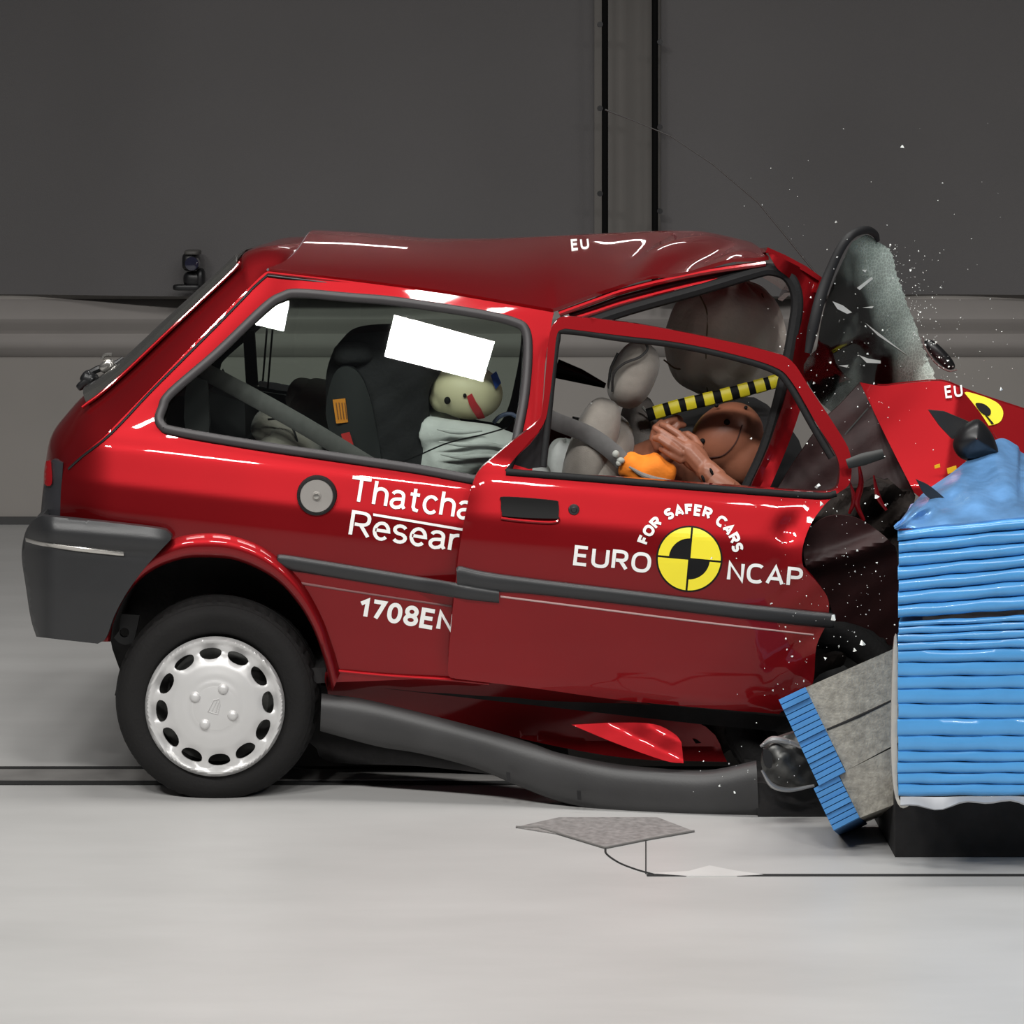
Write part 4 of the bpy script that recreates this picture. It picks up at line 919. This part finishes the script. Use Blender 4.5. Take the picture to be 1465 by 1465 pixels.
# crushed lamp unit in front of the front wheel
t = thing('bumper_corner', 'crumpled silver and black bumper corner lying before the front wheel', 'bumper', P(1130, 1085, -.15))
build('silver_bowl', panel([sm([(1092, 1075), (1100, 1062), (1130, 1050), (1160, 1045), (1178, 1080), (1172, 1120), (1140, 1128), (1105, 1118), (1090, 1098)], 4)], lambda a, b: -.16 + .02 * noise2(a, b, 1.3, 3) - .04 * np.cos((a - 1125) / 30) * np.cos((b - 1090) / 30), .02, 6), DUSTALU, t, sharp=30)
build('bowl_rim', tubepx([(1088, 1068), (1105, 1058), (1130, 1062), (1150, 1070), (1170, 1078)], -.20, [2, 5, 4, 3, 2], 8), mat('pale_metal', (.33, .33, .33), rough=.35, metal=.6), t)
build('bowl_rim', tubepx([(1090, 1102), (1105, 1124), (1130, 1130), (1165, 1124)], -.19, [2, 4, 3.5, 2], 8), mat('pale_metal_2', (.33, .33, .33), rough=.35, metal=.6), t)
build('dark_insert', panel([sm([(1092, 1072), (1104, 1078), (1104, 1098), (1094, 1095)], 3)], -.225, .02, 5), BLACK, t)

# ==================================================================== BARRIER
BY = -.75
bar = thing('crash_barrier', 'large blue honeycomb crash barrier of stacked pleated layers at the right', 'barrier', P(1400, 1140, BY))
bar.location.z = 0; ORG[bar.name] = Vector(bar.location)
def layer(yl0, yr0, yl1, yr1, bul, seed):
    """One pleated foil layer: bulged front, wavering seams, running back into the block."""
    rows = []
    for i, px in enumerate(np.linspace(1285, 1640, 34)):
        s_ = (px - 1285) / 180; a = yl0 + (yr0 - yl0) * s_; b = yl1 + (yr1 - yl1) * s_
        wv = .9 * math.sin(px * .06 + seed) + .6 * math.sin(px * .13 + 2 * seed)
        wv2 = .9 * math.sin(px * .06 + seed + 1.1) + .6 * math.sin(px * .13 + 2 * seed + 2)
        a += wv * .6; b += wv2 * .6
        xo = random.uniform(-1, 1) if i == 0 else 0
        bl = bul * (1 + .35 * math.sin(px * .045 + seed * 3))
        r = []
        for u, dy in ((0, .030), (.012, .004), (.12, -.45 * bl), (.35, -.9 * bl), (.6, -bl), (.86, -.6 * bl), (.985, .004), (1, .030)):
            r.append(P(px + xo, a + (b - a) * u, BY + dy))
        f_ = r[0]; g_ = r[-1]
        sh = .10 * max(0, 1 - s_ * 2)
        r.append((g_[0] + sh, BY + .5, g_[2])); r.append((f_[0] + sh, BY + .5, f_[2]))
        rows.append(r)
    v, f = loft(rows, closed_u=True); n = len(rows[0]); f.append(tuple(range(n))); f.append(tuple(range(len(v) - n, len(v)))[::-1])
    return v, f
up_l = [759, 774, 792, 811, 829, 847, 866, 884]; up_r = [741, 757, 776, 794, 812, 831, 852, 872]
for i in range(7): build('honeycomb_layer', layer(up_l[i], up_r[i], up_l[i + 1], up_r[i + 1], .010, i * 1.3), BLUE, bar, sharp=50)
lo_l = [889, 897, 908, 919, 931, 948, 968, 986, 1007, 1028, 1053, 1075, 1090, 1106, 1122, 1139]; lo_r = [880, 889, 900, 913, 927, 946, 966, 985, 1007, 1028, 1053, 1075, 1090, 1106, 1122, 1138]
for i in range(15): build('honeycomb_layer', layer(lo_l[i], lo_r[i], lo_l[i + 1], lo_r[i + 1], .0035 if i > 4 else .007, i * 2.1 + 5), BLUE, bar, sharp=50)
# crumpled foil on top
rows = []
tl = sm([(1283, 757, -.75), (1310, 755, -.75), (1360, 750, -.75), (1420, 744, -.75), (1480, 738, -.75), (1640, 724, -.75)], 8, False)
tu = sm([(1282, 752, -.58), (1318, 706, -.40), (1360, 672, -.25), (1400, 642, -.16), (1428, 626, -.10), (1640, 720, -.10)], 8, False)
tu = sm([(1282, 752, -.70), (1318, 708, -.50), (1362, 676, -.32), (1405, 642, -.16), (1432, 627, -.10), (1455, 637, -.10), (1480, 652, -.10), (1640, 660, -.10)], 6, False)
tl = sm([(1283, 757, -.75), (1310, 755, -.75), (1345, 751, -.75), (1385, 747, -.75), (1420, 744, -.75), (1450, 741, -.75), (1480, 738, -.75), (1640, 724, -.75)], 6, False)
for i, (a, b) in enumerate(zip(tl, tu)):
    r = []
    for u in np.linspace(0, 1, 18):
        p = A(a) + (A(b) - A(a)) * u; bow = math.sin(PI * u)
        x, y, yy = p[0], p[1], p[2] - .05 * bow + .022 * bow * math.sin(x_ := p[0] * .11 + u * 7) + .016 * bow * math.sin(p[0] * .05 - u * 11 + 1)
        r.append(P(x, y, yy))
    rows.append(r)
build('foil_cover', thicken(loft(rows), -.006), FOIL, bar, sharp=60, label='crumpled pale blue foil over the barrier top')
# bottom sheet hanging
rows = []
for px in np.linspace(1288, 1640, 30):
    k = 5 * math.sin((px - 1285) * .035) + 3 * math.sin(px * .09)
    rows.append([P(px, 1141, BY - .012), P(px, 1147 + k * .5, BY - .02), P(px, 1152 + k, BY - .03)])
build('hanging_foil', thicken(loft(rows), -.004), mat('pale_foil', (.30, .31, .33), rough=.45, metal=.3), bar, sharp=60)
build('edge_sheet', panel([sm([(1278, 930), (1284, 925), (1284, 1120), (1293, 1150), (1300, 1153), (1288, 1155), (1279, 1130), (1275, 1060)], 3)], BY + .01, .01, 8), mat('pale_edge', (.48, .46, .42), rough=.4, metal=.3), bar, sharp=40)
build('barrier_shade_base', box((P(1300, 0, BY)[0], BY + .22, 0), (3.2, .3, .19)), VOID, bar)  # base box, black to stand in for the shade beneath the barrier

def slab(grey, blue, nrib, lab):
    t = thing('bumper_block', lab, 'barrier block', P(*grey[0], -.5))
    t.location.z = P(*grey[2], -.5)[2]; ORG[t.name] = Vector(t.location)
    build('aluminium_face', prism(grey, -.50, -.24, (.05, -.075)), ALU, t, sharp=30)
    a0, a1, b1, b0 = [A(p) for p in blue]          # outer top, inner top, inner bottom, outer bottom
    for k in range(nrib):
        u0, u1 = k / nrib, (k + .86) / nrib
        q_ = [a0 + (b0 - a0) * u0, a1 + (b1 - a1) * u0, a1 + (b1 - a1) * u1, a0 + (b0 - a0) * u1]
        jit = random.uniform(-.006, .006)
        build('honeycomb_rib', prism([tuple(p) for p in q_], -.515 + jit, -.24, (.05, -.085)), BLUE_D, t, sharp=30)
    c = [a0 * .98 + a1 * .02, a1, b1, b0 * .98 + b1 * .02]
    build('rib_backing', prism([tuple(p) for p in c], -.49, -.25, (.05, -.075)), mat('deep_blue_backing', (.02, .08, .2), rough=.7), t, sharp=30)
    return t
s1 = slab([(1152, 984), (1286, 925), (1286, 1062), (1210, 1103)], [(1114, 1001), (1152, 983), (1210, 1105), (1172, 1125)], 16, 'upper peeled barrier block with speckled grey face and blue ribbed end')
build('block_joint', tubepx([(1183, 1044), (1230, 1024), (1284, 998)], -.50, [1.6, 2.2, 1.2], 6), VOID, s1)
s2 = slab([(1200, 1108), (1284, 1066), (1292, 1146), (1230, 1170)], [(1164, 1128), (1200, 1110), (1230, 1170), (1193, 1189)], 8, 'lower peeled barrier block with dusty grey face and short blue ribbed end')

# ==================================================================== OCCUPANTS
# adult crash dummy, slumped over the wheel
dm = thing('crash_test_dummy', 'brown adult crash test dummy slumped forward with a raised hand beside its head', 'dummy', P(960, 760, .4))
body_m = Mesh()
body_m.add(*tube([P(880, 800, .45), P(890, 740, .44), P(915, 700, .43), P(955, 672, .44), P(1000, 650, .46)], [.12, .14, .13, .10, .06], 16))
body_m.add(*tube([P(1000, 655, .45), P(1020, 640, .45)], [.055, .06], 14))
body_m.add(*tube([P(905, 690, .30), P(940, 715, .24), P(985, 735, .19)], [.062, .055, .045], 14))
body_m.add(*tube([P(985, 735, .19), P(1050, 715, .16), P(1036, 697, .15)], [.045, .042, .036], 14))
finish('torso', fuse(body_m, .010, 6), BROWN, dm, sharp=80)
hm = Mesh().add(*blob(P(1040, 625, .43), (.106, .085, .088), (0, -.65, 0), .95, 32, 20)).add(*blob(P(1063, 652, .43), (.075, .075, .085), (0, .25, 0), .9)).add(*blob(P(1083, 645, .43), (.02, .02, .03), (0, .3, 0)))
head = finish('head', fuse(hm, .006, 8), BROWN, dm, sharp=80, label='brown vinyl head with dark screw holes')
for a, b, r_ in ((1040, 604, .0085), (1005, 631, .0075), (1025, 580, .006), (1067, 583, .005)):
    yy = .43 - .083 * math.sqrt(max(.02, 1 - ((a - 1043) / 60) ** 2 - ((b - 628) / 58) ** 2))
    build('screw_hole', blob(P(a, b, yy - .002), (r_, .006, r_)), BLKV, head)
build('head_seam', tubepx([(1015, 655), (1035, 651), (1052, 634), (1062, 608)], lambda a, b: .43 - .086 * np.sqrt(np.clip(1 - ((a - 1043) / 62) ** 2 - ((b - 628) / 60) ** 2, .1, 1)), .9, 6), mat('dark_brown', (.06, .02, .015), rough=.6), head)
# hand: palm, four fingers, thumb
hx = Mesh()
y0 = .235
def ch(pts, rs): hx.add(*tube([P(a, b, y) for a, b, y in pts], rs, 10)); [hx.add(*blob(P(a, b, y), (r, r, r), nu=10, nv=8)) for (a, b, y), r in zip(pts, rs)]
ch([(1024, 686, .2), (1012, 674, .21)], [.033, .031])
hx.add(*blob(P(992, 653, y0), (.050, .020, .034), (0, .80, 0), .85))
ch([(1006, 668, .22), (985, 645, .235)], [.029, .028])
ch([(984, 634, .24), (970, 621, .25), (955, 611, .262), (947, 608, .275)], [.0125, .0115, .0105, .009])
ch([(978, 640, .225), (962, 629, .228), (946, 618, .24), (938, 613, .255)], [.013, .012, .0105, .009])
ch([(973, 648, .22), (957, 637, .218), (944, 628, .228), (937, 627, .24)], [.0125, .0115, .0105, .009])
ch([(974, 658, .222), (962, 652, .22), (951, 645, .228), (946, 642, .24)], [.011, .010, .009, .008])
ch([(1000, 640, .25), (993, 628, .275), (984, 622, .29), (978, 622, .30)], [.014, .0125, .0115, .010])
hand = finish('hand', fuse(hx, .0030, 3), BROWN, dm, sharp=80, label='brown vinyl left hand with bent fingers')
build('forearm', tube([P(1050, 716, .16), P(1040, 704, .165), P(1022, 688, .19)], [.044, .039, .0335], 16), BROWN, dm, sharp=80)
for a, b in ((1018, 675), (1006, 685)): build('wrist_notch', blob(P(a, b, .168), (.004, .006, .011), (0, -.4, 0)), BLKV, hand)
hx = Mesh()
ch([(952, 650, .36), (948, 630, .36), (955, 612, .37), (968, 603, .38)], [.03, .03, .026, .02])
ch([(941, 625, .33), (938, 612, .33), (946, 604, .34)], [.012, .011, .009]); ch([(950, 618, .33), (955, 604, .34), (966, 600, .35)], [.012, .011, .009])
ch([(960, 620, .34), (970, 608, .35), (978, 608, .36)], [.012, .011, .009]); ch([(940, 640, .33), (934, 628, .33), (935, 618, .335)], [.012, .011, .009]); ch([(957, 635, .33), (966, 628, .32), (972, 620, .33)], [.012, .011, .009])
finish('hand', fuse(hx, .0035, 3), BROWN, dm, sharp=80)
def wr(q_, th, ph): return Vector((q_.x, q_.y, q_.z * (1 + .06 * math.sin(6 * ph + 2)) + .006 * math.sin(q_.x * 90)))
build('orange_sleeve', blob(P(926, 673, .25), (.078, .06, .042), (0, .14, 0), .8, 40, 20, wr), ORANGE, dm, sharp=80, label='orange cotton sleeve')
build('sleeve_band', tubepx([(900, 668), (925, 682), (962, 690)], .185, [1.5, 4, 3], 8), SEATGREY, dm)

# child seat
cs = thing('child_restraint', 'black fabric child seat with orange and red labels behind the rear side window', 'child seat', P(540, 690, .6))
sh = sm([(492, 484), (540, 475), (590, 480), (640, 500), (632, 530), (614, 560), (614, 600), (620, 700), (560, 700), (500, 690), (476, 640), (466, 570), (470, 520)], 5)
build('seat_cushion', panel([sh], lambda a, b: .48 - .09 * np.sin(np.clip((a - 465) / 170, 0, 1) * PI) + .012 * noise2(a, b, .9, 2), .34, 9), CHILDSEAT, cs, sharp=60)
sl2 = sm([(478, 535), (500, 525), (520, 545), (536, 600), (545, 690), (500, 685), (480, 640), (466, 590)], 5)
build('seat_shell', panel([sl2], lambda a, b: .385 - .02 * np.sin(np.clip((a - 466) / 75, 0, 1) * PI), .05, 8), CHILDSHELL, cs, sharp=50)
build('headrest_wing', blob(P(510, 505, .46), (.065, .08, .036), (0, -.1, 0), .75), CHILDSEAT, cs, sharp=80)
build('headrest_wing', blob(P(590, 512, .55), (.085, .10, .06), (0, .3, 0), .75), CHILDSEAT, cs, sharp=80)
lb = build('orange_label', panel([[(476, 572), (494, 570), (498, 604), (481, 606)]], .362, .004, 8), ORLAB, cs, smooth=False)
for k in range(4): build('label_line', panel([[(480 + k * 4.2, 576), (481.5 + k * 4.2, 576), (485 + k * 4.0, 600), (483.5 + k * 4.0, 600)]], .3605, .001, 8), mat('label_print', (.25, .09, .02), rough=.6), lb, smooth=False)
build('red_label', panel([[(488, 621), (500, 618), (508, 644), (494, 646)]], .345, .004, 8), RDLAB, cs, smooth=False)
build('pale_tag', panel([[(551, 510), (557, 504), (560, 510), (550, 530), (546, 533)]], .40, .004, 6), BEIGE2, cs, smooth=False)
# child dummy
cd = thing('child_dummy', 'child dummy with cream head and red tape, leaning forward in the child seat', 'dummy', P(650, 690, .55))
chd = Mesh().add(*blob(P(668, 560, .50), (.101, .090, .077), (0, .18, 0), .97, 40, 26)).add(*blob(P(634, 572, .50), (.040, .045, .036), (0, .3, 0)))
chead = finish('head', fuse(chd, .006, 6), CREAM, cd, sharp=80, label='smooth cream vinyl head')
def chy(a, b): return .50 - .088 * np.sqrt(np.clip(1 - ((a - 668) / 58) ** 2 - ((b - 562) / 46) ** 2, .08, 1))
for a, b, r_ in ((640, 573, .0105), (665, 566, .006)):
    e = build('eye', blob(P(a, b, float(chy(a, b)) - .004), (r_ * .85, .006, r_)), BLKV, chead)
build('red_tape', panel([[(668, 567), (675, 563), (681, 575), (688, 585), (694, 598), (684, 600), (676, 588), (671, 578)]], lambda a, b: chy(a, b) - .006, .003, 5), mat('red_face_tape', (.60, .035, .045), rough=.6), chead, smooth=False)
build('blue_tape', panel([[(702, 537), (710, 531), (717, 548), (709, 557)]], lambda a, b: chy(a, b) - .006, .003, 5), BLTAPE, chead, smooth=False)
bt = Mesh().add(*tube([P(560, 660, .6), P(610, 630, .58), P(650, 605, .55)], [.08, .09, .06], 14)).add(*tube([P(610, 690, .5), P(640, 660, .45), P(690, 640, .42), P(740, 650, .42), P(770, 690, .42)], [.07, .075, .062, .055, .05], 14)).add(*tube([P(610, 620, .46), P(650, 622, .42), P(700, 625, .42), P(745, 640, .44)], [.05, .042, .036, .03], 14))
cbd = finish('clothed_body', fuse(bt, .008, 5), SHIRT, cd, sharp=80, label='pale grey cotton clothes')
build('trouser_leg', blob(P(806, 668, .55), (.05, .08, .075), (0, .1, 0), .7, fn=lambda q_, th, ph: Vector((q_.x, q_.y, q_.z * (1 + .08 * math.sin(5 * ph))))), SHIRT, cd, sharp=80)
for pts in ([(628, 632), (660, 636), (700, 636), (735, 644)], [(630, 650), (660, 654), (700, 652), (730, 660)], [(625, 614), (655, 618), (690, 616)]):
    build('cloth_fold', tubepx(pts, .352, [1, 3.5, 3.5, 1.5], 8, flat=.6), SHIRT, cbd, sharp=80)
build('sensor_cable', tubepx([(540, 672), (590, 655), (640, 634), (690, 622), (725, 612)], .30, 1.1, 6), BLACK, cd)
build('blue_hose', tubepx([(706, 605), (715, 596), (730, 592), (745, 600)], .55, 3.0, 8), mat('blue_white_hose', (.25, .32, .55), rough=.4), cd)

# ==================================================================== FLYING GLASS
def chip(c, r, seed):
    rnd = random.Random(seed); v = []
    R_ = Euler((rnd.uniform(0, 6), rnd.uniform(0, 6), rnd.uniform(0, 6))).to_matrix()
    base = [(1, 0, -.4), (-.5, .87, -.4), (-.5, -.87, -.4), (.9, .3, .4), (-.6, .7, .5), (-.3, -.9, .3)]
    for p in base: v.append(tuple(R_ @ Vector([k * r * rnd.uniform(.6, 1.2) for k in p]) + Vector(c)))
    return v, [(0, 2, 1), (3, 4, 5), (0, 1, 4, 3), (1, 2, 5, 4), (2, 0, 3, 5)]
big = [(1291, 210, 4, 'single glass chip high above the windscreen'), (1432, 557, 4, 'glass chip flying above the yellow bonnet mark'), (1170, 695, 6.5, 'large glass chip at the front end of the door window sill'), (1175, 721, 4.5, 'glass chip at the front end of the door below the sill'),
       (1192, 885, 6.5, 'large pale chip at the front end of the grey door strip'), (1234, 921, 6, 'pale chip flying above the peeled grey barrier block'), (1223, 930, 4.5, 'smaller pale chip just left of the chip above the barrier block'), (1255, 711, 6, 'dull chip in the dark gap above the maroon wing'), (1267, 722, 3, 'tiny chip beside the dull chip above the maroon wing'), (1181, 942, 3.5, 'small chip at the lower front edge of the door'), (846, 577, 2, 'tiny white chip flying left of the driver headrest')]
for k, (a, b, r_, lab) in enumerate(big):
    y_ = -.25 if a > 1100 else .3
    c = P(a, b, y_); m = chip(c, r_ * S(y_) * .8, k)
    build('glass_chip', m, FRAG, smooth=False, label=lab, cat='glass chip', group='larger glass chips', loc=c)
m = Mesh(); rnd = random.Random(11); cnt = 0
while cnt < 620:
    k = rnd.random()
    if k < .42:
        b = rnd.uniform(350, 545); e = np.interp(b, [350, 390, 431, 477, 524, 550], [1275, 1285, 1298, 1316, 1333, 1342]); a = e + rnd.expovariate(1 / 26.) - 12; y_ = rnd.uniform(.3, .8)
    elif k < .6: a, b, y_ = rnd.gauss(1215, 55), rnd.gauss(500, 70), rnd.uniform(.0, .2)
    elif k < .88: a, b, y_ = rnd.gauss(1200, 60), rnd.gauss(840, 130), rnd.uniform(-.3, -.12)
    elif k < .94: a, b, y_ = rnd.gauss(1080, 70), rnd.gauss(1090, 40), rnd.uniform(-.4, -.25)
    else: a, b, y_ = rnd.uniform(1040, 1460), rnd.uniform(150, 620), rnd.uniform(.0, 1)
    if a > 1460 or b < 120 or b > 1140: continue
    m.add(*chip(P(a, b, y_), min(2.2, .45 + rnd.expovariate(1 / .42)) * S(y_), cnt)); cnt += 1
build('glass_dust', m, FRAG, smooth=False, kind='stuff', label='cloud of tiny glass specks flying around the windscreen and crushed wing', cat='glass dust')
